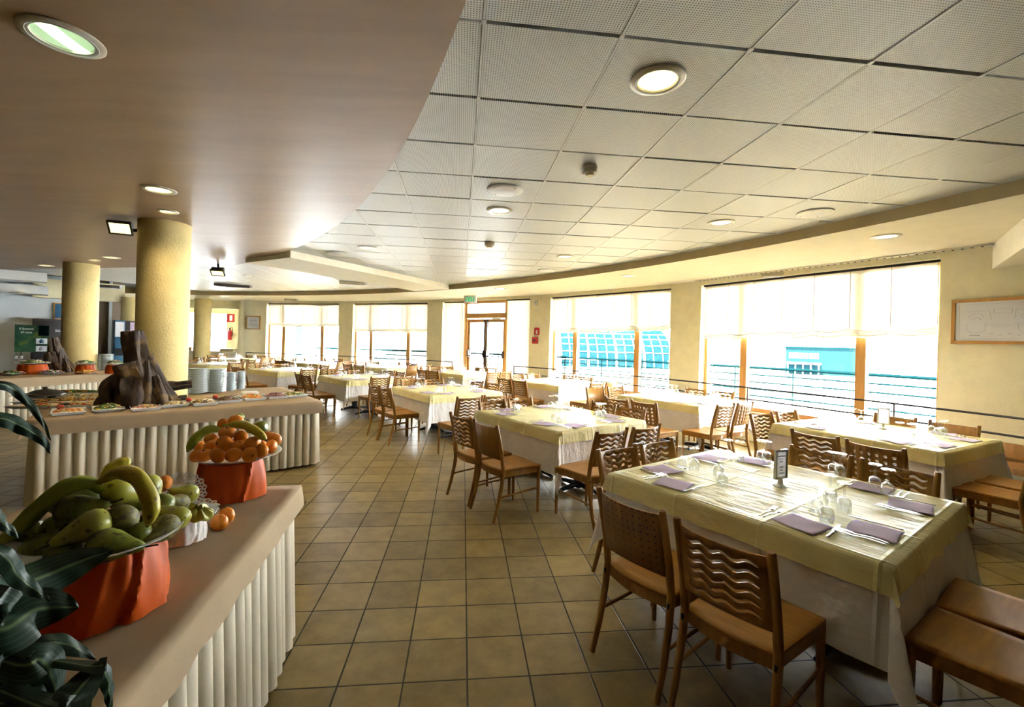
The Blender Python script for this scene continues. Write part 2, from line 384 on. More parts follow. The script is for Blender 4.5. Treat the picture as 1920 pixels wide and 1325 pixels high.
mb = MB(); NA = [AE, ang(424, 22.2), ang(340, 22.2)]
pier(NA[0], NA[1], r0=22.2, r1=22.4); pier(NA[1], NA[2], 0, .8, r0=22.2, r1=22.4); pier(NA[1], NA[2], 2.5, ZS, r0=22.2, r1=22.4); pier(NA[2], NA[2]+4, r0=22.2, r1=22.4)
pier(AE, NA[2]+3, 2.58, ZS, RW+.3, RW+.6)
struct('wall_niche', mb, m_wall)
WA, WB = Vector((-17, 7.5)), Vector((-11.75, 13.05))
def onW(px, off=0):                                 # point on the far left wall under image column px
    p = at(px, 620, 1.0); u = WB-WA; k = p.x/p.y
    t = (k*WA.y-WA.x)/(u.x-k*u.y); n = Vector((u.y, -u.x)).normalized(); q = WA+u*t+n*off; return Vector((q.x, q.y, 0))
mb = MB()
def wallseg(p, q, t=.2, z0=0, z1=3.1):
    p, q = Vector(p[:2]), Vector(q[:2]); u = (q-p).normalized(); n = Vector((-u.y, u.x))*t
    mb.prism([p, q, q+n, p+n], z0, z1)
wallseg(WA, onW(185)); wallseg(onW(208), WB); wallseg(onW(185), onW(208), z0=2.2); struct('wall_left', mb, m_cool)
mb = MB(); wallseg(WB, (-13.6, 14.2)); wallseg((-13.6, 14.2), (-16, 20.3)); wallseg((-18.2, -8.6), (-18.2, 8)); wallseg((-18.2, 7.4), WA); wallseg((6.3, -8.6), (-18.2, -8.6)); struct('wall_back', mb, m_wbk)
# stepped white bulkheads at the far left
for k, (x0, x1, z0, z1) in enumerate(((-40, 84, 2.74, 2.95), (-40, 88, 2.5, 2.72))):
    mb = MB(); p, q = onW(x0, 2.0-k*1.2), onW(x1, 2.0-k*1.2); wallseg(p, q, .5, z0, z1); struct('bulkhead', mb, m_white)
mb = MB(); p, q = onW(60, .3), onW(230, .3); wallseg(p, q, .3, 2.45, 2.95); struct('bulkhead', mb, m_wall)

def column(x, y, z1, r, name='column'):
    mb = MB(); mb.lathe([(r, 0), (r, z1)], 48, (x, y, 0)); o = struct(name, mb, m_column, smooth=60)
c1 = at(305, 620, 5.52); c2 = at(150.5, 600, 9.1); column(c1.x, c1.y, ZP+.02, .265); column(c2.x, c2.y, ZP+.02, .275)
c3 = pol(RW-.5, ang(397)); column(c3.x, c3.y, ZS+.02, .27)
c4 = onW(243, .3); column(c4.x, c4.y, 2.6, .24)

# ------------------------------------------------------------------ windows, blinds, door
def frame_of(a, b):
    A, B = pol(RW, a), pol(RW, b); u = (B-A); W = u.length; u /= W; o = Vector((-u.y, u.x, 0))
    if o.dot(A-Vector((CW.x, CW.y, 0))) < 0: o = -o
    Mx = Matrix(((u.x, o.x, 0, A.x), (u.y, o.y, 0, A.y), (0, 0, 1, 0), (0, 0, 0, 1))); return Mx, W, u, A
def chord_x(px, A, u, o, yo):
    p = at(px, 640, 1.0); k = p.x/p.y; q = A+o*yo
    return (k*q.y-q.x)/(u.x-k*u.y)
def T(Mx, mb):
    mb.v = [tuple(Mx @ Vector(p)) for p in mb.v]; return mb
bl = dict(w4='wide cream roman blind on the window beside the framed floor plan', w3='cream roman blind on the window right of the exit door',
          w2='cream roman blind on the window left of the exit door', w1='cream roman blind on the leftmost window, beside the small framed notice')
for n, (k, (x0, x1, zb, mul)) in enumerate(WIN.items()):
    Mx, W, u, A = frame_of(*A4[k]); o = Vector((Mx[0][1], Mx[1][1], 0)); yo = .2
    win = thing('window_%d' % (4-n), None, None); win['kind'] = 'structure'
    mb = MB(); mb.box((.03, yo, (SILL+ZB)/2), (.06, .09, ZB-SILL)); mb.box((W-.03, yo, (SILL+ZB)/2), (.06, .09, ZB-SILL))
    mb.box((W/2, yo, SILL+.05), (W, .1, .1)); mb.box((W/2, yo, ZB-.04), (W, .09, .08)); mb.box((W/2, yo-.1, SILL+.015), (W, .2, .03)); obj('window_frame', T(Mx, mb), m_frame, win)
    xs = [chord_x(p, A, u, o, yo) for p in mul]
    for x in xs:
        mb = MB(); mb.box((x, yo, (SILL+ZB)/2), (.13, .09, ZB-SILL-.1)); obj('mullion', T(Mx, mb), m_frame, win)
    e = [.06]+xs+[W-.06]
    for i in range(3):
        mb = MB(); mb.box(((e[i]+e[i+1])/2, yo+.01, (SILL+ZB)/2), (e[i+1]-e[i]-.13, .012, ZB-SILL-.16)); obj('pane', T(Mx, mb), m_pane, win)
    # roman blind: cloth with cord ribs, gathered at its lower edge
    b = thing('roman_blind', bl[k], 'blind', group=None)
    nr = max(3, round(W/.52)); ph = R.uniform(0, 6)
    def bf(s, t, W=W, nr=nr, ph=ph, zb=zb):
        x = .04+s*(W-.08); q = abs(math.sin(PI*s*nr)); sag = .035*q+.05*math.sin(3.1*s+ph)*.6
        if t < .7: z = ZB-.03+(zb+.10-sag-ZB+.03)*t/.7; y = .085+.006*math.sin(PI*s*nr*2)+.004*math.sin(21*s+9*t)
        else:
            f = (t-.7)/.3; z = zb+.10-sag-.10*f+.016*math.sin(f*18+4*s+ph); y = .085-.035*math.sin(f*PI*3)*(.6+.4*q)-.02*f
        return Mx @ Vector((x, y, z))
    mb = MB(); mb.grid(bf, nr*12, 40); obj('blind_cloth', mb, m_blind, b, smooth=80)
    for i in range(nr+1):
        mb = MB(); x = .04+(W-.08)*i/nr; mb.box((x, .078, (ZB+zb)/2+.05), (.006, .004, ZB-zb-.12)); obj('cord', T(Mx, mb), m_tan, b)
    mb = MB(); mb.box((W/2, .08, ZB-.018), (W-.04, .045, .03)); obj('head_rail', T(Mx, mb), m_conn, b)
    if k == 'w4':
        t = thing('curtain_track', 'dotted curtain track on the soffit above the wide window', 'track')
        mb = MB()
        mb.box((W/2+.25, -.16, ZS-.012), (W+.5, .05, .018)); obj('rail', T(Mx, mb), m_soffit, t); mb = MB()
        for i in range(46): mb.box((.1+i*(W+.4)/46, -.16, ZS-.024), (.02, .02, .008))
        obj('glider', T(Mx, mb), m_conn, t)['kind'] = 'stuff'
# door bay
Mx, W, u, A = frame_of(*AD); o = Vector((Mx[0][1], Mx[1][1], 0)); yo = .18
d0, d1 = chord_x(873, A, u, o, yo), chord_x(952, A, u, o, yo)
zt, zd = 1.62+(638-576)/842*13.3, 1.62+(638-596)/842*13.3
dr = thing('door_1', None, None); dr['kind'] = 'structure'
mb = MB(); mb.box((d0+.05, yo, ZB/2), (.1, .12, ZB)); mb.box((d1-.04, yo, ZB/2), (.08, .12, ZB)); mb.box(((d0+d1)/2, yo, ZB-.04), (d1-d0, .12, .08)); mb.box(((d0+d1)/2, yo, zd+.075), (d1-d0, .12, .15))
obj('door_frame', T(Mx, mb), m_frame, dr)
mb = MB(); mb.box(((d0+d1)/2, yo, (ZB+zd+.1)/2), (d1-d0-.18, .012, ZB-zd-.24)); obj('transom_pane', T(Mx, mb), m_pane, dr)
dm = (d0+.1+d1-.08)/2
for q, (xa, xb) in enumerate(((d0+.1, dm), (dm, d1-.08))):
    mb = MB(); h = zd-.03
    for x in (xa+.045, xb-.045): mb.box((x, yo+.01, h/2+.01), (.085, .05, h-.02))
    mb.box(((xa+xb)/2, yo+.01, h-.05), (xb-xa-.17, .05, .1)); mb.box(((xa+xb)/2, yo+.01, .09), (xb-xa-.17, .05, .16))
    lf = obj('door_leaf', T(Mx, mb), m_frame, dr)
    mb = MB(); mb.box(((xa+xb)/2, yo+.01, h/2+.04), (xb-xa-.17, .012, h-.28)); obj('pane', T(Mx, mb), m_pane, lf)
    mb = MB(); zz = 1.15
    for x in (xa+.05, xb-.06): mb.rbox((x, yo-.05, zz+.06), (.05, .07, .22), .015)
    mb.tube([(xa+.05, yo-.1, zz), (xb-.16, yo-.1, zz-.01), (xb-.06, yo-.07, zz+.06)], .016, 8)
    obj('panic_bar', T(Mx, mb), m_black, lf)
    x = xb-.035 if q == 0 else xa+.06
    mb = MB(); mb.box((x, yo-.04, h/2+.3), (.035, .03, h-.65)); obj('latch_rod', T(Mx, mb), m_black, lf)
mb = MB(); mb.rbox((dm+.42, yo-.05, zd-.01), (.32, .07, .07), .01); obj('door_closer', T(Mx, mb), m_white, dr)
for nm, xa, xb in (('window_5', .02, d0), ('window_6', d1, W-.02)):
    win = thing(nm, None, None); win['kind'] = 'structure'
    mb = MB(); mb.box((xa+.03, yo, ZB/2), (.06, .08, ZB)); mb.box((xb-.03, yo, ZB/2), (.06, .08, ZB)); mb.box(((xa+xb)/2, yo, .05), (xb-xa, .08, .1)); mb.box(((xa+xb)/2, yo, ZB-.03), (xb-xa, .08, .06)); obj('window_frame', T(Mx, mb), m_frame, win)
    mb = MB(); mb.box(((xa+xb)/2, yo+.01, ZB/2), (xb-xa-.12, .012, ZB-.16)); obj('pane', T(Mx, mb), m_pane, win)
    lab = 'tall pale panel blind %s of the exit door' % ('left' if xa < 1 else 'right')
    b = thing('panel_blind', lab, 'blind'); mb = MB(); mb.grid(lambda s, t: Mx @ Vector((xa+.03+s*(xb-xa-.06), .08+.006*math.sin(s*25), ZB-.03-t*(ZB-.2))), 24, 8); obj('blind_cloth', mb, m_blind, b)
    mb = MB(); mb.box(((xa+xb)/2, .08, ZB-.015), (xb-xa, .04, .03)); obj('head_rail', T(Mx, mb), m_conn, b)
# exit sign on the soffit before the door
p = at(882, 562, 12.9)
t = thing('exit_sign', 'green and white running man exit sign above the glazed door', 'sign', (p.x, p.y, ZS-.10), math.radians(-8))
mb = MB(); mb.rbox((0, 0, 0), (.36, .06, .2), .01); obj('housing', mb, m_white, t)
mb = MB(); mb.box((0, -.034, 0), (.25, .006, .11)); obj('panel', mb, m_green, t)
mb = MB(); mb.box((-.075, -.039, .0), (.03, .004, .08)); mb.box((.0, -.039, .025), (.022, .004, .022)); mb.box((.0, -.039, -.012), (.035, .004, .045)); mb.box((.075, -.039, 0), (.035, .004, .09)); obj('pictogram', mb, m_paper, t)
mb = MB(); mb.box((-.1, 0, .09), (.02, .02, .03)); mb.box((.1, 0, .09), (.02, .02, .03)); obj('bracket', mb, m_gun, t)
# glazed niche window at the far left
win = thing('window_7', None, None); win['kind'] = 'structure'
mb = MB(); aa, ab = NA[2], NA[1]
for a in (aa+.15, (aa+ab)/2, ab-.15): p = pol(22.3, a); mb.box((p.x, p.y, 1.65), (.1, .08, 1.7), math.radians(a)+PI/2)
obj('window_frame', mb, m_frame, win)
mb = MB(); P4 = [pol(22.28, aa), pol(22.28, ab), pol(22.29, ab), pol(22.29, aa)]; mb.prism(P4, .8, 2.5); obj('pane', mb, m_pane, win)

# black guard rails in front of the windows
def rail(a0, a1, label, n, r=RW-.22, zt=.93):
    t = thing('guard_rail', label, 'railing'); N = 40
    for z, nm in ((zt, 'top_bar'), (zt-.2, 'lower_bar')):
        mb = MB(); mb.tube([pol(r, a0+(a1-a0)*i/N, z) for i in range(N+1)], .014, 6); obj(nm, mb, m_black, t)
    for i in range(n+1):
        mb = MB(); p = pol(r, a0+(a1-a0)*i/n); mb.tube([(p.x, p.y, 0), (p.x, p.y, zt+.012)], .013, 6); mb.lathe([(0, 0), (.04, 0), (.04, .008), (0, .01)], 10, p); obj('post', mb, m_black, t)
rail(ang(965, RW-.22), -6, 'thin black guard rail before the windows right of the exit door', 9)
rail(ang(462, RW-.22), ang(849, RW-.22), 'thin black guard rail before the windows left of the exit door', 6)

# ------------------------------------------------------------------ chairs
def back_sheet(kind):
    W2, z0, z1 = .188, .545, .842
    def pt(s, z):
        q = s/W2; return (s, -.206-.075*(z-.45)/.4-.040*(1-q*q), z)
    if kind == 'wave': slots = [(z0+.045+.0415*i) for i in range(6)]; nx = 44
    elif kind == 'holes': slots = [z0+.04+.048*i for i in range(5)]; nx = 84
    else: slots = []; nx = 16
    mb = MB(); rows = []
    for i in range(nx+1):
        s = -W2+2*W2*i/nx; e = .012*(abs(s)/W2)**2
        col = [z0+.01*math.cos(s*9)]
        for k, zc in enumerate(slots):
            if kind == 'wave':
                c = zc+.0085*math.sin(s*2*PI/.095+.4); f = 1-(abs(s)/.152)**6; hw = .0088*math.sqrt(max(0, f)) if abs(s) < .152 else 0
            else:
                c = zc; hw = 0; 
                for j in range(6):
                    q = s-(-.135+.054*j)
                    if abs(q) < .0125: hw = math.sqrt(.0125**2-q*q)
            col += [c-hw, c+hw]
        col.append(z1-.004*(1-(s/W2)**2)); rows.append([pt(s, z) for z in col])
    nb = len(rows[0])
    vs = [p for r_ in rows for p in r_]; fs = []
    for i in range(nx):
        for j in range(0, nb-1, 2): fs.append((i*nb+j, (i+1)*nb+j, (i+1)*nb+j+1, i*nb+j+1))
    mb.add(vs, fs); return mb
CH = {}
def make_chair(kind):
    t = thing('dining_chair', 'wooden dining chair', 'chair')
    mb = MB()
    def top(u, v):
        y = -.2+.42*v; wx = .19+.022*v; e = -.035*math.sin(PI*u)*(1-v)**3 
        return ((u*2-1)*wx, y+e, .452-.010*math.sin(PI*u)*math.sin(PI*v))
    mb.grid(top, 12, 12); obj('seat', mb, m_beechs, t, solid=.014, off=-1)
    mb = MB(); n = 12                                # deep apron, bowed at the back
    for a, b in (((-.19, -.2), (-.212, .22)), ((-.212, .22), (.212, .22)), ((.212, .22), (.19, -.2))):
        a, b = Vector(a), Vector(b); u = (b-a).normalized(); nn = Vector((-u.y, u.x))*-.016
        mb.prism([a, b, b+nn, a+nn], .385, .438)
    mb.grid(lambda u, v: ((u*2-1)*.19, -.2-.035*math.sin(PI*u), .385+.055*v), n, 1); mb.grid(lambda u, v: ((u*2-1)*.175, -.185-.035*math.sin(PI*u), .385+.055*v), n, 1)
    mb.grid(lambda u, v: ((u*2-1)*.185, -.2-.035*math.sin(PI*u)+.015*v, .385), n, 1); obj('seat_frame', mb, m_beech, t)
    obj('backrest', back_sheet(kind), m_bdots if kind == 'dots' else m_beech, t, solid=.012, off=0)
    for s in (-1, 1):
        mb = MB(); mb.tube([(s*.198, .205, 0), (s*.2, .203, .2), (s*.2, .2, .44)], [.013, .017, .019], 10); obj('leg', mb, m_beech, t)
        mb = MB(); mb.tube([(s*.202, -.30, 0), (s*.2, -.255, .15), (s*.198, -.218, .32), (s*.196, -.205, .45), (s*.195, -.225, .6), (s*.195, -.262, .76), (s*.195, -.287, .858), (s*.195, -.288, .866)], [.014, .0165, .018, .019, .0185, .018, .0175, .013], 10); obj('leg', mb, m_beech, t)
        mb = MB(); mb.tube([(s*.2, .2, .235), (s*.199, -.235, .215)], .009, 8); obj('stretcher', mb, m_beech, t)
        mb = MB(); mb.rbox((s*.196, -.222, .40), (.016, .012, .05), .005); obj('connector', mb, m_conn, t)
    CH[kind] = [t, 0]
for k in ('wave', 'plain', 'dots', 'holes'): make_chair(k)
kname = dict(wave='wave-slotted', plain='plain-backed', dots='dark-dotted', holes='round-holed')
def chair(bx, by, face, kind, label, group):         # bx, by: middle of the back's top rail
    a = math.radians(face); loc = (bx+.325*math.cos(a), by+.325*math.sin(a), 0); rz = a-PI/2
    root, n = CH[kind]; CH[kind][1] += 1
    lab = kname[kind]+' wooden chair, '+label
    if n == 0: root.location = loc; root.rotation_euler = (0, 0, rz); root['label'] = lab; root['group'] = group
    else: dup(root, loc, rz, lab, group)

# ------------------------------------------------------------------ tables with their cloths and settings
TZ = .745
def drape(W, D, h, zt, rip, seed, flare=.08, sub=None, tipk=1.0, hole=None, cells=22):
    rg = random.Random(seed); ph = [rg.uniform(0, 6) for _ in range(8)]
    def fn(u, v):
        x, y = u, v; a, b = max(0, abs(u)-W/2), max(0, abs(v)-D/2); sx, sy = (1 if u > 0 else -1), (1 if v > 0 else -1)
        rd = .012
        if a == 0 and b == 0:
            return (u, v, zt+.0015*math.sin(u*13+ph[0])*math.sin(v*11+ph[1]))
        if a and b:
            rho = math.hypot(a, b); th = math.atan2(b, a); s = flare+(.17+.05*math.sin(ph[2]+sx+2*sy))*math.sin(2*th)**2
            s = min(s, .6); k = math.sqrt(1-s*s)
            wob = .02*math.sin(th*6+ph[3]+sx)*rho/h
            return (sx*(W/2+rho*s*math.cos(th)+wob*math.sin(th)*.6), sy*(D/2+rho*s*math.sin(th)+wob*math.cos(th)*.6), zt-rho*k*tipk)
        if a:
            e = math.cos(PI*v/D); r_ = rip*(math.sin(v*23+ph[4])+.6*math.sin(v*41+ph[5]))*(a/h)*max(0, e)
            return (sx*(W/2+a*flare+r_+.006*(1-math.exp(-a*90))), y, zt-a*(1-flare*flare/2))
        e = math.cos(PI*u/W); r_ = rip*(math.sin(u*23+ph[6])+.6*math.sin(u*37+ph[7]))*(b/h)*max(0, e)
        return (x, sy*(D/2+b*flare+r_+.006*(1-math.exp(-b*90))), zt-b*(1-flare*flare/2))
    mb = MB()
    def axis(L):
        n = 8; return [-L/2-h+h*i/n for i in range(n)]+[-L/2+L*i/cells for i in range(cells+1)]+[L/2+h*(i+1)/n for i in range(n)]
    X, Y = axis(W), axis(D); nx, ny = len(X), len(Y)
    mb.add([fn(x, y) for y in Y for x in X], [(j*nx+i, j*nx+i+1, (j+1)*nx+i+1, (j+1)*nx+i) for j in range(ny-1) for i in range(nx-1)
        if not (hole and X[i+1] > hole[0]-hole[2] and X[i] < hole[0]+hole[2] and Y[j+1] > hole[1]-hole[2] and Y[j] < hole[1]+hole[2])])
    if hole:                                        # close the gap up to the round column
        I = [i for i in range(nx-1) if X[i+1] > hole[0]-hole[2] and X[i] < hole[0]+hole[2]]; J = [j for j in range(ny-1) if Y[j+1] > hole[1]-hole[2] and Y[j] < hole[1]+hole[2]]
        i0, i1, j0, j1 = I[0], I[-1]+1, J[0], J[-1]+1
        b = [(i, j0) for i in range(i0, i1)]+[(i1, j) for j in range(j0, j1)]+[(i, j1) for i in range(i1, i0, -1)]+[(i0, j) for j in range(j1, j0, -1)]
        n = len(b); vs = [fn(X[i], Y[j]) for i, j in b]
        for p in list(vs):
            a = math.atan2(p[1]-hole[1], p[0]-hole[0]); vs.append((hole[0]+hole[2]*math.cos(a), hole[1]+hole[2]*math.sin(a), zt))
        mb.add(vs, [(k, (k+1) % n, n+(k+1) % n, n+k) for k in range(n)])
    return mb
TW, TD = 1.48, 1.32
def make_table():
    t = thing('dining_table', 'table', 'table'); mb = MB(); mb.rbox((0, 0, TZ-.0165), (TW-.01, TD-.01, .03), .02); obj('tabletop', mb, m_beech, t)
    for sx in (-1, 1):
        mb = MB(); mb.rbox((sx*.37, 0, .38), (.085, .085, .68), .01); obj('pedestal', mb, m_black, t)
        mb = MB()
        for k in (0, 1): 
            for q in (-1, 1):
                c, s = ((1, 0), (0, 1))[k]; mb.tube([(sx*.37+c*q*.03, s*q*.03, .045), (sx*.37+c*q*.2, s*q*.2, .032), (sx*.37+c*q*.31, s*q*.31, .014)], [.03, .024, .018], 8)
        mb.rbox((sx*.37, 0, .03), (.11, .11, .035), .01); obj('foot', mb, m_black, t)
        mb = MB(); mb.box((sx*.37, 0, TZ-.045), (.3, .3, .02)); obj('top_plate', mb, m_black, t)
    return t
tab0 = make_table(); used = dict(t=0)
wcl0 = [obj('tablecloth', drape(TW, TD, .41, TZ+.003, .014, 3+i), m_wcl, smooth=70) for i in range(3)]
ycl0 = [obj('table_topper', drape(TW+.016, TD+.016, .115, TZ+.0075, .010, 30+i, .13, tipk=.92), m_ycl, smooth=70) for i in range(3)]
cl_used = set()
def use(o, loc, rz):
    if o.name in cl_used: o = o.copy(); COL.objects.link(o)
    cl_used.add(o.name); o.location = loc; o.rotation_euler = (0, 0, rz); return o
# tableware prototypes
def glass_mb():
    mb = MB()                                       # stands on its rim, foot up
    mb.lathe([(.031, 0), (.0345, .03), (.0345, .05), (.029, .075), (.014, .088), (.0055, .094), (.007, .104), (.0055, .112), (.0075, .126), (.0045, .140), (.006, .155), (.033, .163), (.033, .165), (0, .166)], 20)
    mb.lathe([(.0295, 0), (.033, .03), (.033, .05), (.0275, .073), (.012, .084), (0, .087)], 20); return mb
def napkin_mb(seed):
    rg = random.Random(seed); p = [rg.uniform(0, 6) for _ in range(3)]
    mb = MB(); mb.grid(lambda u, v: ((u-.5)*.20, (v-.5)*.19+.004*math.sin(u*5+p[0]), .003+.0022*math.sin(u*7+p[1])*math.sin(v*6+p[2])+.005*max(0, u-.8)*4*rg.random()*0), 12, 12); return mb
def fork_mb():
    mb = MB()
    mb.grid(lambda u, v: ((v-.5)*(.008+.008*abs(u-.25)*1.1), -.10+.125*u, .006+.010*math.sin(PI*u)*.5), 10, 2)
    mb.grid(lambda u, v: ((v-.5)*(.009+.015*min(1, u*2.2)), .025+.03*u, .006+.004*u), 4, 2)
    for i in range(4): mb.grid(lambda u, v, i=i: (-.0105+.007*i+(v-.5)*.0036, .055+.045*u, .010+.006*u-.004*u*u), 4, 1)
    return mb
def knife_mb():
    mb = MB(); mb.grid(lambda u, v: ((v-.5)*.015, -.11+.10*u, .005+.002*math.sin(PI*v)), 6, 2); mb.grid(lambda u, v: ((v-.5)*.019*(1 if u < .75 else max(.15, 1-(u-.75)*3.2)), -.01+.12*u, .006), 8, 1); return mb
G0 = obj('wine_glass', glass_mb(), m_glass, smooth=50); NP = [obj('napkin', napkin_mb(i), m_lilac, solid=.0025, off=1) for i in range(3)]
FK = obj('fork', fork_mb(), m_steel, solid=.0018); KN = obj('knife', knife_mb(), m_steel, solid=.002)
first = set()
def put(o, loc, rz, label, cat, group):
    c = o
    if o.name in first: c = o.copy(); COL.objects.link(c)
    first.add(o.name); c.location = loc; c.rotation_euler = (0, 0, rz); tag(c, label, cat, group); return c
def sign(x, y, z, rz, label, lines, far=False):
    t = thing('table_card', label, 'sign', (x, y, z), rz, None)
    mb = MB(); mb.lathe([(.042, 0), (.042, .004), (.03, .008), (.016, .018), (.012, .05), (0, .05)], 20); obj('stand', mb, m_plast, t)
    mb = MB()
    for s in (-1, 1): mb.box((s*.049, 0, .138), (.012, .016, .18))
    for z2 in (.054, .222): mb.box((0, 0, z2), (.086, .016, .012))
    obj('card_frame', mb, m_plast, t)
    mb = MB(); mb.box((0, 0, .138), (.086, .008, .158)); obj('card', mb, m_card, t)
    if lines:
        for (txt, zz, sz, mt) in lines: text(txt, sz, mt, t, Matrix.Translation((0, -.0046, zz)) @ Matrix.Rotation(PI/2, 4, 'X'))
    return t
SIDES = {'a': 'aisle side', 'n': 'near end', 'w': 'window side', 'f': 'far end'}
def table(key, cx, cy, rot, name, chairs, detail, glasses=None):
    """rot: direction of the long axis; chairs: {side: [(kind, bx, by) or kind, ...]}"""
    rz = math.radians(rot); ux, uy = math.cos(rz), math.sin(rz); vx, vy = -uy, ux
    rg = random.Random(key)
    L = lambda u, v: (cx+ux*u+vx*v, cy+uy*u+vy*v)
    if used['t'] == 0: tab0.location = (cx, cy, 0); tab0.rotation_euler = (0, 0, rz); tab0['label'] = 'black-footed dining table, the '+name; tab0['group'] = 'dining tables'
    else: dup(tab0, (cx, cy, 0), rz, 'black-footed dining table, the '+name, 'dining tables')
    i = used['t']; used['t'] += 1
    c = use(wcl0[i % 3], (cx, cy, 0), rz); tag(c, 'long white tablecloth hanging over the '+name, 'tablecloth', 'white tablecloths')
    c = use(ycl0[i % 3], (cx, cy, 0), rz+(i % 2)*PI); tag(c, 'pale yellow top cloth spread on the '+name, 'tablecloth', 'yellow top cloths')
    z = TZ+.011
    off = dict(a=(-TD/2-.60, 1), n=(TW/2+.64, 1), w=(TD/2+.20, 1), f=(-TW/2-.20, 1))
    for sd in 'anwf':
        face = {'a': rot+90, 'w': rot-90, 'n': rot+180, 'f': rot}[sd]
        lst = chairs.get(sd, ['wave', 'wave'])
        for j, ck in enumerate(lst):
            sgn = (-1 if j == 0 else 1)
            if isinstance(ck, tuple): kind, bx, by = ck
            else:
                kind = ck; d = off[sd][0]+rg.uniform(-.05, .05); al = sgn*(.23+rg.uniform(-.01, .01)) if sd in 'aw' else sgn*.23
                if sd in 'aw': bx, by = L(al, d)
                else: bx, by = L(d, al)
            seat = {'a': ('farther', 'nearer'), 'w': ('farther', 'nearer'), 'n': ('left', 'right'), 'f': ('left', 'right')}[sd][j]
            chair(bx, by, face+rg.uniform(-2, 2), kind, '%s one at %s of %s' % (seat, SIDES[sd], name), 'wooden dining chairs')
        for j, sgn in enumerate((-1, 1)):
            seat = {'a': ('farther', 'nearer'), 'w': ('farther', 'nearer'), 'n': ('left', 'right'), 'f': ('left', 'right')}[sd][j]
            if sd in 'aw': u, v = sgn*.36, (-1 if sd == 'a' else 1)*(TD/2-.15)
            else: u, v = (-1 if sd == 'f' else 1)*(TW/2-.15), sgn*.30
            ra = math.radians(face)-PI/2; ca, sa = math.cos(ra), math.sin(ra)
            x, y = L(u, v); where = '%s seat, %s of %s' % (seat, SIDES[sd], name)
            q = lambda a, b: (x+ca*a-sa*b, y+sa*a+ca*b, z)
            put(NP[rg.randrange(3)], q(0, 0), ra+rg.uniform(-.3, .3), 'lilac paper napkin, '+where, 'napkin', 'lilac napkins')
            if detail >= 1:
                put(KN, q(.125, .03), ra+rg.uniform(-.12, .12), 'steel knife, '+where, 'knife', 'table knives')
                put(FK, q(-.135, .01), ra+rg.uniform(-.1, .1), 'inner steel fork, '+where, 'fork', 'table forks')
            if detail >= 2: put(FK, q(-.165, .015), ra+rg.uniform(-.1, .1), 'outer steel fork, '+where, 'fork', 'table forks')
            if glasses is None:
                for k in (0, 1):
                    gx, gy, gz = q(-.05+.085*k+rg.uniform(-.02, .02), .17+rg.uniform(-.02, .03))
                    put(G0, (gx, gy, gz), 0, '%s upside-down stemmed glass, %s' % (('left', 'right')[k], where), 'glass', 'upturned wine glasses')
    if glasses:
        for lab, px, py in glasses:
            p = on(px, py, z); put(G0, (p.x, p.y, z), 0, 'upside-down stemmed glass, '+lab, 'glass', 'upturned wine glasses')
    return L

n1 = 'nearest table'
gl1 = [('left of the leftmost pair on the nearest table', 1279, 880), ('right of the leftmost pair on the nearest table', 1301, 884), ('rear one beside the aisle-side left napkin, nearest table', 1347, 896), ('front one beside the aisle-side left napkin, nearest table', 1354, 914),
       ('left of the far-end pair on the nearest table', 1365, 866), ('right of the far-end pair on the nearest table', 1386, 869), ('left of the two just left of the ALEX card', 1427, 866), ('right of the two just left of the ALEX card', 1437, 869),
       ('left of the rear pair behind the central cluster, nearest table', 1562, 893), ('right of the rear pair behind the central cluster, nearest table', 1575, 896), ('left of the window-side near pair, nearest table', 1640, 920), ('right of the window-side near pair, nearest table', 1664, 932),
       ('leftmost of the central cluster on the nearest table', 1530, 967), ('frontmost of the central cluster on the nearest table', 1549, 982), ('rearmost of the central cluster on the nearest table', 1556, 945), ('rightmost of the central cluster on the nearest table', 1582, 962)]
table('T1', 1.65, 2.80, -54, n1, {'a': [('dots', .56, 2.18), ('wave', .83, 1.79)], 'f': [('wave', .77, 3.33), ('wave', 1.14, 3.58)], 'w': [('wave', 2.36, 3.39), ('wave', 2.61, 3.0)], 'n': [('wave', 2.11, 1.50), ('wave', 2.49, 1.77)]}, 2, gl1)
n2 = 'second aisle-row table'
table('T2', .56, 5.32, -53, n2, {'a': [('wave', -.53, 4.51), ('plain', -.26, 4.13)], 'n': [('wave', .93, 3.93), ('wave', 1.31, 4.18)], 'f': [('wave', -.26, 5.76), ('wave', .10, 6.02)], 'w': [('wave', 1.23, 5.79), ('wave', 1.49, 5.43)]}, 2)
table('B1', 3.97, 4.83, -62, 'window table by floor plan', {'a': [('wave', 2.72, 4.05), ('holes', 2.93, 3.63)], 'f': [('wave', 2.89, 5.24), ('wave', 3.32, 5.47)], 'w': [('plain', 4.58, 5.32), ('plain', 4.82, 4.86)], 'n': [('wave', 4.29, 3.54), ('wave', 4.70, 3.76)]}, 2)
table('B2', 2.81, 7.42, -55, 'second window-row table', {'a': [('wave', 1.46, 6.32), ('holes', 1.75, 5.99)], 'n': [('wave', 2.87, 5.90), ('holes', 3.25, 6.13)], 'f': [('plain', 1.43, 7.80), ('wave', 1.85, 8.10)]}, 1)
table('T3', -1.13, 7.80, -53, 'third aisle-row table', {'n': [('wave', -.52, 6.02), ('wave', -.18, 6.30)]}, 1)
table('B3', .93, 9.85, -48, 'third window-row table', {'f': ['wave', 'wave'], 'n': ['wave', 'plain']}, 1)
table('T4', -3.25, 9.85, -47, 'fourth aisle-row table', {}, 0)
table('B4', -1.28, 12.0, -42, 'window-row table before exit door', {'w': ['plain', 'wave']}, 0)
table('T5', -5.6, 11.35, -36, 'fifth aisle-row table', {'a': ['plain', 'wave']}, 0)
table('B5', -3.75, 13.6, -33, 'window-row table left of door', {'n': ['plain', 'wave']}, 0)
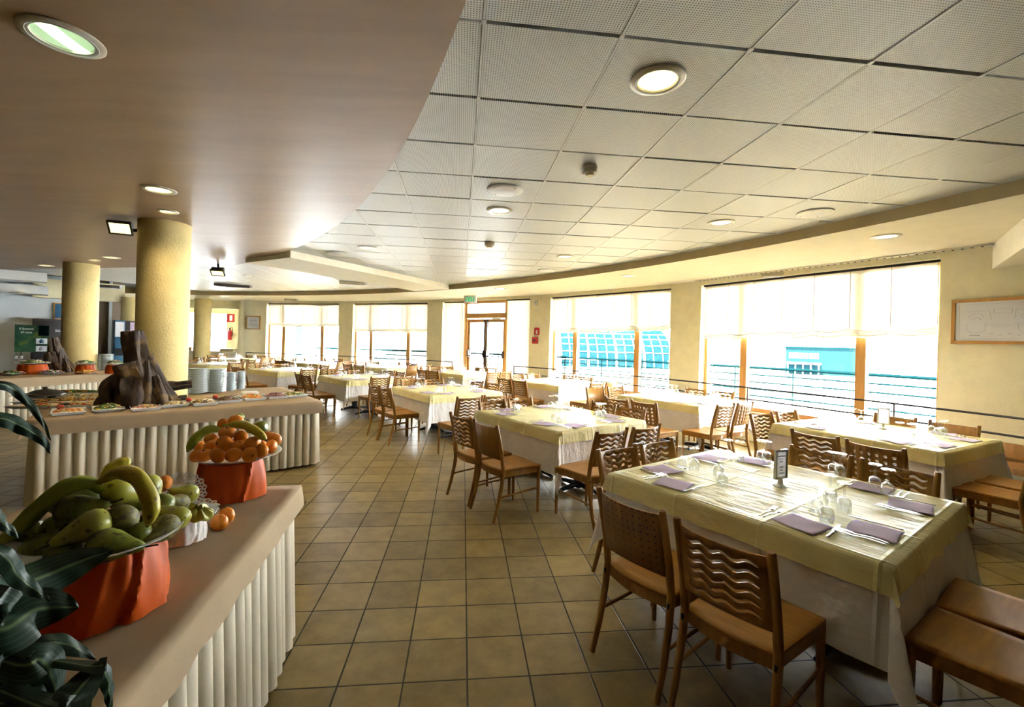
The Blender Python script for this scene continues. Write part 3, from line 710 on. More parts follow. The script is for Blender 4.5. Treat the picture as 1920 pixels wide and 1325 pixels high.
table('B6', -6.44, 14.75, -22, 'window-row table under leftmost window', {'a': ['plain', 'plain']}, 0)
table('T6', -8.4, 12.9, -30, 'farthest aisle-row table', {}, 0)
table('B7', -9.5, 15.6, -14, 'farthest table before niche', {}, 0)
sg = [('Classe Maestro', .188, .0125, m_ink), ('Tavolo Tas', .170, .0105, m_inkg), ('SNOW', .154, .0105, m_ink)]
p = on(1463, 911, TZ+.012)
sign(p.x, p.y, TZ+.012, math.radians(24), 'white framed table card reading ALEX GIGI CARLA on the nearest table', sg+[('ALEX', .120, .0165, m_ink), ('GIGI', .101, .0165, m_ink), ('CARLA', .082, .0165, m_ink)])
p = on(1656, 803, TZ+.012)
sign(p.x, p.y, TZ+.012, math.radians(-38), 'white framed table card reading ALEX CARLA GIGI on the window table', sg+[('ALEX', .120, .0165, m_ink), ('CARLA', .101, .0165, m_ink), ('GIGI', .082, .0165, m_ink)])
for px, py, lab in ((1036, 715, 'third window-row table'), (884, 697, 'window-row table before the exit door'), (545, 678, 'window-row table under the leftmost window')):
    p = on(px, py, TZ+.012); sign(p.x, p.y, TZ+.012, math.atan2(p.y, p.x)-PI/2, 'small grey table card far off on the '+lab, None)
# wall bench at the right
t = thing('wall_bench', 'light wooden bench along the yellow wall under the floor plan', 'bench')
def arcslab(r0, r1, a0, a1, z0, z1, n=16):
    mb = MB()
    for i in range(n):
        p, q = a0+(a1-a0)*i/n, a0+(a1-a0)*(i+1)/n; mb.prism([pol(r0, p), pol(r1, p), pol(r1, q), pol(r0, q)], z0, z1)
    return mb
wb0, wb1 = 7, ang(1772)
obj('seat', arcslab(RW-.50, RW-.06, wb0, wb1, .43, .46), m_beechs, t); obj('back_board', arcslab(RW-.05, RW-.02, wb0, wb1, .46, .62), m_beechs, t); obj('apron', arcslab(RW-.47, RW-.44, wb0+.2, wb1-.2, .36, .43), m_beech, t)
for a in (wb0+1, (wb0+wb1)/2, wb1-1):
    for r in (RW-.42, RW-.12):
        mb = MB(); p = pol(r, a); mb.box((p.x, p.y, .215), (.045, .045, .43), math.radians(a)); obj('leg', mb, m_beech, t)

# ------------------------------------------------------------------ buffets
BZ = .80
def skirt(W, D, zt, pitch, seed):
    rg = random.Random(seed); per = 2*(W+D); n = round(per/pitch); mb = MB(); jit = [rg.uniform(.75, 1.2) for _ in range(n+1)]; tl = [rg.uniform(-.3, .3) for _ in range(n+1)]
    def path(s):
        s = s % per
        if s < W: return (-W/2+s, -D/2), (0, -1)
        s -= W
        if s < D: return (W/2, -D/2+s), (1, 0)
        s -= D
        if s < W: return (W/2-s, D/2), (0, 1)
        return (-W/2, D/2-(s-W)), (-1, 0)
    def fn(u, v):
        s = u*per; (x, y), (a, b) = path(s); q = u*n; k = int(q) % n; f = q-int(q)
        d = .036*jit[k]*max(0, math.sin(PI*min(1, f*1.04)))**.55*(.75+.35*v)+.016*v
        sh = .012*tl[k]*v
        return (x+a*d-b*sh, y+b*d+a*sh, zt-v*(zt-.025))
    mb.grid(fn, n*9, 5); return mb
def buffet(cx, cy, rot, W, D, seed, label, lab_c, lab_s, hole=None, h=.145):
    rz = math.radians(rot); t = thing('buffet_table', label, 'table', (cx, cy, 0), rz)
    mb = MB()
    if hole:
        hx, hy, hr = hole; hr += .02
        for x0, x1, y0, y1 in ((-W/2, W/2, -D/2, hy-hr), (-W/2, W/2, hy+hr, D/2), (-W/2, hx-hr, hy-hr, hy+hr), (hx+hr, W/2, hy-hr, hy+hr)): mb.box(((x0+x1)/2, (y0+y1)/2, BZ-.02), (x1-x0, y1-y0, .03))
    else: mb.box((0, 0, BZ-.02), (W, D, .03))
    obj('tabletop', mb, m_beech, t)
    for sx in (-1, 1):
        for sy in (-1, 1):
            mb = MB(); mb.box((sx*(W/2-.06), sy*(D/2-.06), (BZ-.04)/2), (.05, .05, BZ-.04)); obj('leg', mb, m_black, t)
    hh = (hole[0], hole[1], hole[2]+.004) if hole else None
    c = obj('tablecloth', drape(W+.09, D+.09, h, BZ, .006, seed, .10, tipk=.85, hole=hh, cells=28), m_tan, smooth=70); c.location = (cx, cy, 0); c.rotation_euler = (0, 0, rz); tag(c, lab_c, 'tablecloth')
    k = obj('table_skirt', skirt(W+.01, D+.01, BZ-.006, .088, seed), m_skirt, smooth=80); k.location = (cx, cy, 0); k.rotation_euler = (0, 0, rz); tag(k, lab_s, 'table skirt')
    ux, uy = math.cos(rz), math.sin(rz); return lambda x, y, z=BZ+.004: Vector((cx+ux*x-uy*y, cy+uy*x+ux*y, z))
# near fruit table (left foreground)
P1 = Vector((-1.17, 2.41)); r1 = math.radians(-78.5); W1, D1 = 2.1, 1.05
u1 = Vector((math.cos(r1), math.sin(r1))); v1 = Vector((u1.y, -u1.x))   # v1 points left, away from the aisle
cc = P1+u1*(W1/2)+v1*(D1/2)
buffet(cc.x, cc.y, -78.5+180, W1, D1, 5, 'draped buffet table in the left foreground carrying the fruit', 'tan tablecloth on the near fruit buffet', 'pleated cream skirt around the near fruit buffet', None, .11)
# salad buffet around the big column
A2 = Vector((-4.30, 4.06)); r2 = math.radians(40.6); u2 = Vector((math.cos(r2), math.sin(r2))); v2 = Vector((-u2.y, u2.x)); W2, D2 = 2.46, 1.85
c2c = A2+u2*W2/2+v2*D2/2; q = Vector((c1.x, c1.y))-c2c
B2 = buffet(c2c.x, c2c.y, 40.6, W2, D2, 9, 'draped salad buffet table built around the big round column', 'tan tablecloth on the salad buffet', 'pleated cream skirt around the salad buffet', (q.dot(u2), q.dot(v2), .265))
# far buffet around the second column
G3 = Vector((-8.37, 6.57)); a3 = 71; r3 = math.radians(a3); u3 = Vector((math.cos(r3), math.sin(r3))); v3 = Vector((-u3.y, u3.x)); W3, D3 = 3.1, 1.5
c3c = G3+u3*W3/2+v3*D3/2; q = Vector((c2.x, c2.y))-c3c
B3 = buffet(c3c.x, c3c.y, a3, W3, D3, 13, 'draped far buffet table around the second round column', 'tan tablecloth on the far buffet', 'pleated cream skirt around the far buffet', (q.dot(u3), q.dot(v3), .275), .15)

def heap(w, d, n, cols, h, seed, size=.022):
    rg = random.Random(seed); mb = MB()
    mb.k = 0; mb.grid(lambda u, v: ((u-.5)*w, (v-.5)*d, .006+h*.8*(math.sin(PI*u)*math.sin(PI*v))**.6*(1+.12*math.sin(u*21+seed)*math.sin(v*17))), 10, 10)
    for _ in range(n):
        u, v = rg.random(), rg.random(); z = .008+h*.8*(math.sin(PI*u)*math.sin(PI*v))**.6
        mb.k = rg.randrange(len(cols)); s = size*rg.uniform(.6, 1.3)
        Q = Matrix.Rotation(rg.uniform(0, 6), 4, 'Z') @ Matrix.Rotation(rg.uniform(-.6, .6), 4, 'X')
        mb.rbox(((u-.5)*w*.94, (v-.5)*d*.94, z), (s*1.4, s*.8, s*.4), s*.3, 0, 2, Q)
    return mb
def tray(p, w, d, rz, lab, kind, cols, h, seed, n=110, size=.022, utensil=None):
    t = thing('serving_tray', 'shallow white tray of '+lab, 'tray', p, rz, 'salad trays')
    mb = MB(); e = .012; a, b = w/2, d/2
    mb.add([(sx*a*k, sy*b*k2, z) for k, k2, z in ((.84, .87, .002), (.84, .87, .006), (1, 1, .032), (1.02, 1.02, .028), (.86, .89, 0)) for sx, sy in ((-1, -1), (1, -1), (1, 1), (-1, 1))],
           [(4, 5, 6, 7)]+[[r*4+i, r*4+(i+1) % 4, (r+1)*4+(i+1) % 4, (r+1)*4+i] for r in (1, 2, 3) for i in range(4)]+[(19, 18, 17, 16)])
    obj('tray_body', mb, m_china, t)
    f = obj(kind, heap(w*.86, d*.88, n, cols, h, seed, size), [food[c] for c in cols], smooth=50); f.location = Vector(p)+Vector((0, 0, .008)); f.rotation_euler = (0, 0, rz)
    tag(f, lab+', heaped in its tray on the salad buffet', 'food', None, 'stuff')
    if utensil:
        k = thing('serving_tongs', 'steel serving tongs resting on the tray of '+lab, 'tongs', Vector(p)+Vector((0, 0, .04)), rz+utensil)
        for s in (-1, 1):
            mb = MB(); mb.tube([(0, 0, .012), (s*.018, .09, .02), (s*.014, .17, .006), (s*.004, .20, .002)], [.005, .004, .006, .008], 6, flat=.5); obj('arm', mb, m_steel, k)
tr = [(129, 774, 'creamy gratin with red peppers', 'gratin', ['cream', 'orange', 'red', 'cream'], .03, 1.1), (203, 768.5, 'green vegetables with lemon slices', 'vegetables', ['green', 'yellow', 'white', 'brown'], .06, 0),
      (272, 766, 'pink ham slices on leaves', 'cold_cuts', ['pink', 'green', 'pink', 'yellow'], .03, .6), (325, 760, 'pale pasta salad', 'pasta', ['cream', 'white', 'brown'], .04, -.5), (381, 757, 'marinated aubergine beside a tomato', 'salad', ['brown', 'white', 'yellow'], .05, -.7),
      (427, 752, 'dark beans with lettuce', 'beans', ['brown', 'brown', 'green', 'brown'], .05, -.7), (473, 748, 'grated carrot and cabbage', 'carrot_salad', ['orange', 'yellow', 'white'], .06, 0), (516, 745, 'red cabbage and onion', 'cabbage_salad', ['purple', 'pink', 'brown'], .06, 0), (552, 742, 'green salad with sweetcorn', 'green_salad', ['green', 'yellow', 'green', 'white'], .05, .8)]
for i, (px, py, lab, kind, cols, h, ut) in enumerate(tr):
    p = on(px, py, BZ+.005); p.z = BZ+.005; tray(p, .245, .34, r2+.05, lab, kind, cols, h, 40+i, utensil=ut or None)
for i, (px, py, lab, kind, cols) in enumerate(((122, 763, 'pizza squares in the long front row', 'pizza', ['cream', 'orange', 'red', 'white']), (126, 755, 'browned lasagne in the second long row', 'lasagne', ['brown', 'orange', 'yellow', 'cream']),
                                               (133, 747, 'stuffed eggs in the third long row', 'stuffed_eggs', ['white', 'yellow', 'green', 'white']), (138, 739, 'leafy greens in the rearmost long row', 'greens', ['green', 'green', 'yellow', 'red']))):
    p = on(px, py, BZ+.005); p.z = BZ+.005; tray(p, .86, .20, math.radians(19), lab, kind, cols, .045, 60+i, 170, .028)
for (px, py, L, lab) in ((88, 744, .34, 'dark steel ladle laid over the rear platters'), (112, 758, .26, 'black serving spoon on the lasagne platter')):
    p = on(px, py, BZ+.07); t = thing('serving_spoon', lab, 'spoon', p, math.radians(195))
    mb = MB(); mb.tube([(0, 0, .012), (L*.5, 0, .03), (L, 0, .01)], .008, 6, flat=.5); obj('handle', mb, m_steel, t)
    mb = MB(); mb.lathe([(0, -.012), (.03, -.008), (.045, .01), (.042, .011), (.028, -.002), (0, -.006)], 16, (-.04, 0, 0)); obj('bowl', mb, m_black, t)
p = on(85, 741, BZ+.05); t = thing('serving_dome', 'dark metal food dome at the rear left of the salad buffet', 'food cover', p, .4)
mb = MB(); mb.lathe([(.17, 0), (.165, .02), (.10, .06), (.02, .075), (0, .076)], 24); obj('cover', mb, m_gun, t); mb = MB(); mb.lathe([(.012, .07), (.03, .085), (.025, .1), (0, .104)], 12); obj('knob', mb, m_steel, t)
for px, py, lab in ((113, 763, 'tomato on the corner of the gratin tray'), (354, 749, 'small tomato on the aubergine tray'), (404, 744, 'small tomato on the bean tray')):
    p = on(px, py, BZ+.055); mb = MB(); mb.lathe([(0, -.024), (.02, -.02), (.031, 0), (.024, .02), (.006, .024), (0, .02)], 16); o = obj('tomato', mb, food['red']); o.location = p; tag(o, lab, 'vegetable')
# stacks of plates
def plate_mb(r): 
    mb = MB(); mb.lathe([(0, 0), (r*.58, 0), (r*.62, .004), (r, .016), (r, .019), (r*.97, .0185), (r*.6, .007), (0, .006)], 28); return mb
PL = {}
def stack(px, py, r, n, lab, group, mat, base=None, pitch=.0145):
    p = base if base is not None else on(px, py, BZ+.004); p = Vector(p)
    if (r, mat.name) not in PL: PL[(r, mat.name)] = [obj('dinner_plate', plate_mb(r), mat, smooth=50), 0]
    o, c = PL[(r, mat.name)]
    for i in range(n):
        k = o if PL[(r, mat.name)][1] == 0 else o.copy()
        if PL[(r, mat.name)][1]: COL.objects.link(k)
        PL[(r, mat.name)][1] += 1
        k.location = p+Vector((R.uniform(-.003, .003), R.uniform(-.003, .003), i*pitch)); tag(k, lab, 'plate', group)
stack(369, 737, .125, 23, 'white dinner plate in the big stack against the column', 'plates in the left tall stack', m_chinab)
stack(404, 735, .125, 22, 'white dinner plate in the tall stack second from the column', 'plates in the second tall stack', m_chinab)
stack(433, 732, .062, 18, 'small white plate in the third stack from the column', 'plates in the third small stack', m_chinab)
stack(451, 729, .062, 18, 'small white plate in the rightmost buffet stack', 'plates in the rightmost small stack', m_chinab)
p = on(468, 738, BZ+.02); t = obj('folded_napkin', MB().rbox((0, 0, .02), (.2, .14, .05), .02), m_wcl, bev=.01); t.location = p-Vector((0, 0, .012)); t.rotation_euler = (0, 0, .7); tag(t, 'folded white cloth behind the carrot tray', 'napkin')

# driftwood stumps
from mathutils import noise as NZ
def gnarl(pts, rs, seed, n=26, seg=18, rough=.22, cap=True):
    P = [Vector(p) for p in pts]; m = len(P)-1; mb = MB(); vs = []
    def cr(L, t):
        i = min(int(t*m), m-1); f = t*m-i; a, b, c, d = L[max(i-1, 0)], L[i], L[i+1], L[min(i+2, m)]
        return (2*b+(c-a)*f+(2*a-5*b+4*c-d)*f*f+(3*b-a-3*c+d)*f**3)*.5
    up = None
    for i in range(seg+1):
        t = i/seg; p = cr(P, t); tg_ = (cr(P, min(1, t+.02))-cr(P, max(0, t-.02))).normalized(); rr = cr(rs, t)
        if up is None: up = Vector((0, -1, 0)) if abs(tg_.y) < .9 else Vector((1, 0, 0))
        a = tg_.cross(up).normalized(); b = a.cross(tg_).normalized(); up = b
        for k in range(n):
            q = 2*PI*k/n; dr = a*math.cos(q)+b*math.sin(q)
            g = NZ.noise(Vector((math.cos(q)*2.2+seed, math.sin(q)*2.2, t*2.4)))+.55*NZ.noise(Vector((math.cos(q)*5+seed, math.sin(q)*5, t*5)))
            vs.append(p+dr*rr*(1+rough*1.6*g+.08*math.sin(5*q+t*4+seed)))
    fs = [(i*n+k, i*n+(k+1) % n, (i+1)*n+(k+1) % n, (i+1)*n+k) for i in range(seg) for k in range(n)]
    if cap: fs += [list(range(n-1, -1, -1)), [seg*n+k for k in range(n)]]
    mb.add(vs, fs); mb.v = [(x, y, max(z, .002)) for x, y, z in mb.v]; return mb
def stump(p, sc, seed, lab, face, limbs=True):
    t = thing('driftwood_stump', lab, 'driftwood', p, face)
    S = lambda L: [Vector(q)*sc for q in L]
    obj('trunk', gnarl(S([(.03, 0, 0), (.0, 0, .28), (-.04, .01, .55), (-.07, .0, .82)]), [.21*sc, .165*sc, .115*sc, .082*sc], seed, 34, 26), m_bark, t, smooth=60)
    for pts, rs, nm in (([(-.04, -.13, 0), (-.08, -.14, .28), (-.13, -.12, .47)], [.15, .125, .085], 'root'), ([(.30, -.03, .02), (.17, -.02, .26), (.06, .0, .56)], [.06, .055, .045], 'root'), ([(-.15, -.02, .33), (-.27, -.04, .20), (-.25, -.02, .03)], [.05, .062, .05], 'root'),
                        ([(.12, -.15, .33), (.17, -.20, .15), (.20, -.21, .0)], [.035, .05, .05], 'root'), ([(-.2, .05, .12), (-.31, .0, .06), (-.34, .0, .0)], [.06, .05, .03], 'root'), ([(.05, -.17, .5), (.06, -.21, .25), (.04, -.23, .0)], [.02, .035, .045], 'root'))+(
                        (([(.12, 0, .20), (.30, .02, .20), (.47, .0, .215)], [.05, .05, .045], 'branch'), ([(.10, -.06, .08), (.28, -.04, .06), (.42, -.02, .065)], [.045, .032, .03], 'branch')) if limbs else ()):
        obj(nm, gnarl(S(pts), [k*sc for k in rs], seed+len(nm)+pts[0][0]*9, 20, 14), m_bark, t, smooth=60)
    return t
stump(B2(.74-W2/2, .54-D2/2), 1.0, 4, 'large dark driftwood stump leaning on the big column', r2)
p = on(106, 697.5, BZ+.004); p.z = BZ+.004; stump(p, .80, 11, 'dark driftwood stump on the far buffet beside the second column', 0.75, False)

# draped stands, plates and fruit
def stand(p, r, h, seed, lab, mat=m_orange, nsub=64):
    rg = random.Random(seed); lob = [(rg.uniform(0, 6.28), k, rg.uniform(.008, .022)) for k in (3, 5, 8, 13)]
    folds = [(rg.uniform(0, 6.28), rg.uniform(.035, .09), rg.choice((-1, 1))*rg.uniform(.06, .16)) for _ in range(11)]
    def f(a, z):
        q = z/h; k = 1+.06*math.sin(PI*q)
        for ph, n, am in lob: k += am*math.sin(n*a+ph+q*1.3)
        for ph, wd, am in folds:
            d = math.atan2(math.sin(a-ph-q*.3), math.cos(a-ph-q*.3)); k += am*math.exp(-(d/wd)**2)*(.35+.65*abs(q-.4))
        return k
    mb = MB(); mb.lathe([(r*(1.0-.12*q), q*h) for q in [i/14 for i in range(15)]]+[(r*.6, h), (0, h)], 96, fn=f)
    o = obj('draped_stand', mb, mat, smooth=60); o.location = p; return tag(o, lab, 'stand')
def plate(p, r, lab, mat=m_china, deep=.03, rot=(0, 0, 0)):
    mb = MB(); mb.lathe([(0, 0), (r*.5, 0), (r*.55, .004), (r*.8, deep*.5), (r, deep), (r*1.005, deep+.003), (r*.985, deep+.004), (r*.78, deep*.5+.005), (r*.5, .007), (0, .006)], 48)
    o = obj('serving_plate', mb, mat, smooth=50); o.location = p; o.rotation_euler = rot; return tag(o, lab, 'plate')
s1 = on(190, 1140, BZ); s1.z = BZ+.004
stand(s1, .158, .188, 3, 'orange satin draped stand nearest the camera'); plate(s1+Vector((.0, -.01, .190)), .20, 'wide white plate piled with pears and bananas')
s2 = on(436, 928, BZ); s2.z = BZ+.004
stand(s2, .150, .180, 8, 'orange satin draped stand under the tangerine plate'); plate(s2+Vector((.02, 0, .182)), .20, 'wide white plate piled with tangerines')
# small doily plate on a cloth-wrapped block
s3 = on(338, 1012, BZ); s3.z = BZ+.004
stand(s3, .085, .075, 21, 'low cream cloth bundle between the two orange stands', m_wcl); plate(s3+Vector((0, 0, .078)), .125, 'white plate holding the doily between the orange stands', deep=.02)
def doily(p, r, lab, rot):
    mb = MB(); n = 72
    def rr(k, i): return r*(.5+.5*i/6)*(1+(.03*math.cos(k*2*PI/n*18) if i == 6 else 0))
    vs = [(0, 0, 0)]+[(r*.5*math.cos(2*PI*k/n), r*.5*math.sin(2*PI*k/n), 0) for k in range(n)]; fs = [(0, 1+k, 1+(k+1) % n) for k in range(n)]; mb.add(vs, fs)
    def g(u, v): a = 2*PI*u; rad = r*(.5+.5*v)*(1+.04*v*math.cos(a*18)); return (rad*math.cos(a), rad*math.sin(a), .018*v*v)
    mb.grid(g, 144, 12, skip=lambda i, j: j in (2, 3, 6, 7, 9, 10) and (i+(j//3)*2) % 4 in (1, 2))
    o = obj('paper_doily', mb, m_paper); o.location = p; o.rotation_euler = rot; return tag(o, lab, 'doily')
doily(s3+Vector((.01, .0, .092)), .118, 'white lace paper doily under the cut melon', (.1, .06, 0))
p = at(335, 930, 1.95); doily(p, .10, 'white lace paper doily standing behind the pear plate', (.9, .1, .5))
plate(Vector((p.x-.01, p.y+.02, BZ+.006)), .11, 'small white plate behind the pear plate', deep=.02)
mb = MB(); mb.grid(lambda u, v: (.055*math.cos(u*2*PI)*(.3+.7*math.sin(PI*v)), .04*math.sin(u*2*PI)*(.3+.7*math.sin(PI*v)), .05*v+.006*math.sin(u*40)), 40, 8)
o = obj('melon_piece', mb, m_melon); o.location = at(365, 960, 1.66)-Vector((0, 0, .02)); o.rotation_euler = (.5, .3, .6); tag(o, 'ridged piece of green melon on the doily', 'fruit')
def pear_mb():
    mb = MB(); pr = [(0, -.034), (.008, -.0355), (.014, -.036), (.026, -.030), (.034, -.018), (.037, -.002), (.034, .014), (.027, .030), (.020, .044), (.0155, .056), (.012, .066), (.007, .073), (0, .075)]
    mb.lathe(pr, 22, fn=lambda a, z: 1+.035*math.sin(2*a+z*30)+.02*math.sin(3*a+1)); return mb
def stem_mb(): return MB().tube([(0, 0, .073), (.002, .001, .085), (.007, .003, .098)], [.0022, .0018, .0026], 6)
PR = {}
for nm, mt in (('g', m_pear), ('y', m_peary), ('r', m_pearg)):
    o = obj('pear', pear_mb(), mt, smooth=60); obj('stem', stem_mb(), m_stem, o); PR[nm] = [o, 0]
def pear(kind, b, n, sc, lab):
    b, n = at(*b), at(*n); d = (n-b); q = d.to_track_quat('Z', 'Y')
    root, k = PR[kind]; PR[kind][1] += 1; c = root if k == 0 else copy_tree(root)
    c.rotation_mode = 'QUATERNION'; c.rotation_quaternion = q; c.location = b; c.scale = (sc,)*3; tag(c, lab, 'fruit', 'pears on the near plate')
for k, b, n, sc, lab in (
    ('y', (172, 985, 1.24), (110, 1013, 1.19), 1.15, 'yellow-green pear lying at the front centre, calyx showing'),
    ('g', (140, 956, 1.31), (200, 944, 1.33), 1.2, 'blotched green pear lying across the middle of the pile'),
    ('g', (118, 1032, 1.22), (132, 1010, 1.27), 1.05, 'dark pear standing at the front rim of the plate'),
    ('g', (200, 1022, 1.23), (258, 1024, 1.25), 1.2, 'long green pear on the front rim, neck to the right'),
    ('r', (226, 975, 1.30), (216, 955, 1.36), 1.2, 'round russet pear under the arching banana'),
    ('r', (308, 990, 1.36), (283, 1008, 1.31), 1.05, 'russet pear at the right rim, neck to the left'),
    ('y', (333, 970, 1.43), (318, 962, 1.43), .95, 'yellowish pear at the far right rim'),
    ('g', (303, 948, 1.46), (292, 975, 1.43), 1.0, 'bright green pear right of the arching banana'),
    ('g', (70, 1030, 1.24), (84, 1018, 1.24), 1.05, 'dark green pear at the left front of the plate'),
    ('g', (106, 993, 1.30), (92, 1020, 1.27), 1.1, 'dark pear under the left banana'),
    ('g', (52, 1000, 1.29), (70, 985, 1.34), 1.0, 'shaded pear at the left rim under the banana'),
    ('y', (222, 920, 1.37), (245, 925, 1.40), 1.1, 'green pear at the top of the pile between the bananas'),
    ('g', (160, 935, 1.38), (130, 945, 1.36), 1.1, 'pear behind the left banana near the top'),
    ('g', (258, 1002, 1.30), (240, 1008, 1.28), .9, 'small yellow-green pear low between two larger pears'),
    ('y', (278, 912, 1.46), (285, 930, 1.46), 1.0, 'pale yellow pear behind the arching banana'),
    ('g', (242, 938, 1.42), (262, 944, 1.44), 1.0, 'pear half hidden behind the arching banana'),
    ('g', (150, 985, 1.38), (165, 970, 1.40), 1.1, 'hidden pear in the heart of the pile'),
    ('r', (285, 975, 1.46), (270, 985, 1.44), 1.0, 'russet pear in the heart of the pile at right'),
    ('r', (335, 943, 1.55), (325, 938, 1.52), .85, 'small russet pear before the doily, stem up'),
    ('y', (352, 925, 1.78), (335, 922, 1.75), 1.0, 'pale green pear behind the lace doilies')): pear(k, b, n, sc, lab)
def banana(pts, r, mat, lab, group):
    P = [at(*p) if len(p) == 3 and p[0] > 5 or p[0] <= 5 else Vector(p) for p in pts]
    def cr(t):                                       # smooth curve through the points
        n = len(P)-1; i = min(int(t*n), n-1); f = t*n-i; a, b, c, d = P[max(i-1, 0)], P[i], P[i+1], P[min(i+2, n)]
        return .5*((2*b)+(c-a)*f+(2*a-5*b+4*c-d)*f*f+(3*b-a-3*c+d)*f**3)
    N = 22; Q = [cr(i/N) for i in range(N+1)]; o0 = sum(Q, Vector())/len(Q)
    rad = [r*min(1, .42+2.2*(i/N), .30+4.0*(1-i/N))*(.96+.04*math.sin(i)) for i in range(N+1)]
    mb = MB(); mb.tube([p-o0 for p in Q], rad, 12); o = obj('banana', mb, mat, smooth=60); o.location = o0; tag(o, lab, 'fruit', group)
    d = (Q[0]-Q[1]).normalized(); mb = MB(); mb.tube([Q[0]-o0-d*.003, Q[0]-o0+d*.02, Q[0]-o0+d*.032], [r*.42, r*.3, r*.34], 8); obj('stem', mb, m_bang, o)
    d = (Q[-1]-Q[-2]).normalized(); mb = MB(); mb.tube([Q[-1]-o0-d*.002, Q[-1]-o0+d*.006], [r*.31, r*.14], 8); obj('tip', mb, m_stem, o)
gb = 'bananas on the near plate'; gt = 'bananas on the tangerine plate'
banana([(192, 922, 1.34), (165, 905, 1.32), (120, 915, 1.29), (70, 955, 1.27), (30, 995, 1.26), (-5, 1020, 1.26)], .024, m_bang, 'long banana draped down the left side of the pears', gb)
banana([(188, 902, 1.33), (222, 886, 1.31), (255, 893, 1.29), (277, 925, 1.28), (284, 955, 1.27), (277, 984, 1.27)], .0225, m_ban, 'yellow banana arching down over the pears', gb)
banana([(192, 898, 1.38), (210, 879, 1.40), (228, 869, 1.42), (245, 867, 1.44)], .021, m_ban, 'short yellow banana behind the arching one', gb)
banana([(415, 806, 2.18), (392, 805, 2.14), (368, 820, 2.11), (352, 845, 2.09)], .021, m_bang, 'green banana on the left of the tangerines', gt)
banana([(428, 797, 2.14), (455, 796, 2.11), (478, 807, 2.10), (499, 824, 2.10)], .0205, m_ban, 'yellow banana lying over the tangerines', gt)
banana([(430, 792, 2.24), (443, 784, 2.27), (456, 780, 2.32)], .019, m_bang, 'green banana peeking over the top of the tangerines', gt)
pear('g', (487, 802, 2.28), (470, 806, 2.28), 1.0, 'light green pear at the back of the tangerine plate')
def tang_mb():
    mb = MB(); pr = []
    for i in range(15):
        a = -PI/2+PI*i/14; r, z = math.cos(a), math.sin(a)*.80
        if i > 12: z -= .05*(i-12)
        pr.append((max(0, r)*.034, z*.034))
    mb.lathe(pr, 26, fn=lambda a, z: 1+.012*math.sin(8*a)+.015*math.sin(2*a+z*40)); return mb
TG = obj('tangerine', tang_mb(), m_tang, smooth=70); mb = MB(); mb.lathe([(0, .0295), (.0035, .0290), (.0042, .0265), (.003, .0255)], 8); obj('stem_scar', mb, m_stem, TG)
tn = [0]
def tang(px, py, d, lab, group='tangerines on the far stand', sc=1.0):
    c = TG if tn[0] == 0 else copy_tree(TG); tn[0] += 1; c.location = at(px, py, d) if d else px
    c.rotation_euler = (R.uniform(-1.6, 1.6), R.uniform(-1.6, 1.6), R.uniform(0, 6)); c.scale = (sc,)*3; tag(c, lab, 'fruit', group)
X = lambda cx, cy: (330+cx/5.52, 760+cy/5.52)
for (cx, cy, d, lab, sc) in ((215, 520, 2.10, 'leftmost tangerine of the bottom row', .95), (300, 515, 2.08, 'second tangerine from the left, bottom row', 1), (430, 517, 2.05, 'third tangerine from the left, bottom row', 1.08), (595, 512, 2.05, 'middle tangerine of the bottom row', 1.05),
      (770, 508, 2.07, 'tangerine right of the middle, bottom row', 1.05), (885, 468, 2.10, 'tangerine showing its scar, bottom row right', 1), (985, 425, 2.16, 'rightmost tangerine at the plate rim', .98), (495, 402, 2.08, 'big dented tangerine in the second row', 1.2), (655, 425, 2.09, 'small tilted tangerine in the second row', .98), (790, 390, 2.10, 'plump tangerine in the second row right', 1.1),
      (675, 332, 2.14, 'tangerine under the yellow banana', 1.0), (530, 282, 2.12, 'tangerine in the upper row centre', 1.08), (350, 432, 2.13, 'shaded tangerine behind the left row', 1.0), (370, 350, 2.18, 'dark tangerine under the green banana', 1.0), (620, 168, 2.20, 'topmost tangerine under the peeking banana', 1.02), (487, 202, 2.20, 'tangerine near the top left of the heap', .95), (960, 320, 2.22, 'tangerine below the pear at right', .98), (1022, 355, 2.22, 'rear rightmost tangerine of the heap', .95),
      (560, 420, 2.2, 'inner tangerine in the heart of the heap', 1.1), (740, 430, 2.2, 'inner tangerine at the right of the heap', 1.1), (250, 440, 2.2, 'inner tangerine at the left of the heap', 1.0), (850, 380, 2.24, 'inner tangerine near the back right', 1.1)):
    tang(*X(cx, cy), d, lab, sc=sc)
gl = 'loose tangerines on the tablecloth'
for px, py, lab in ((411, 992, 'left loose tangerine beside the small doily plate'), (424, 978, 'right loose tangerine beside the small doily plate')):
    p = on(px, py, BZ+.002); p.z = BZ+.0305; tang(p, 0, 0, lab, gl)
tang(308, 906, 1.9, 'tangerine behind the pears beside the upright doily', gl)

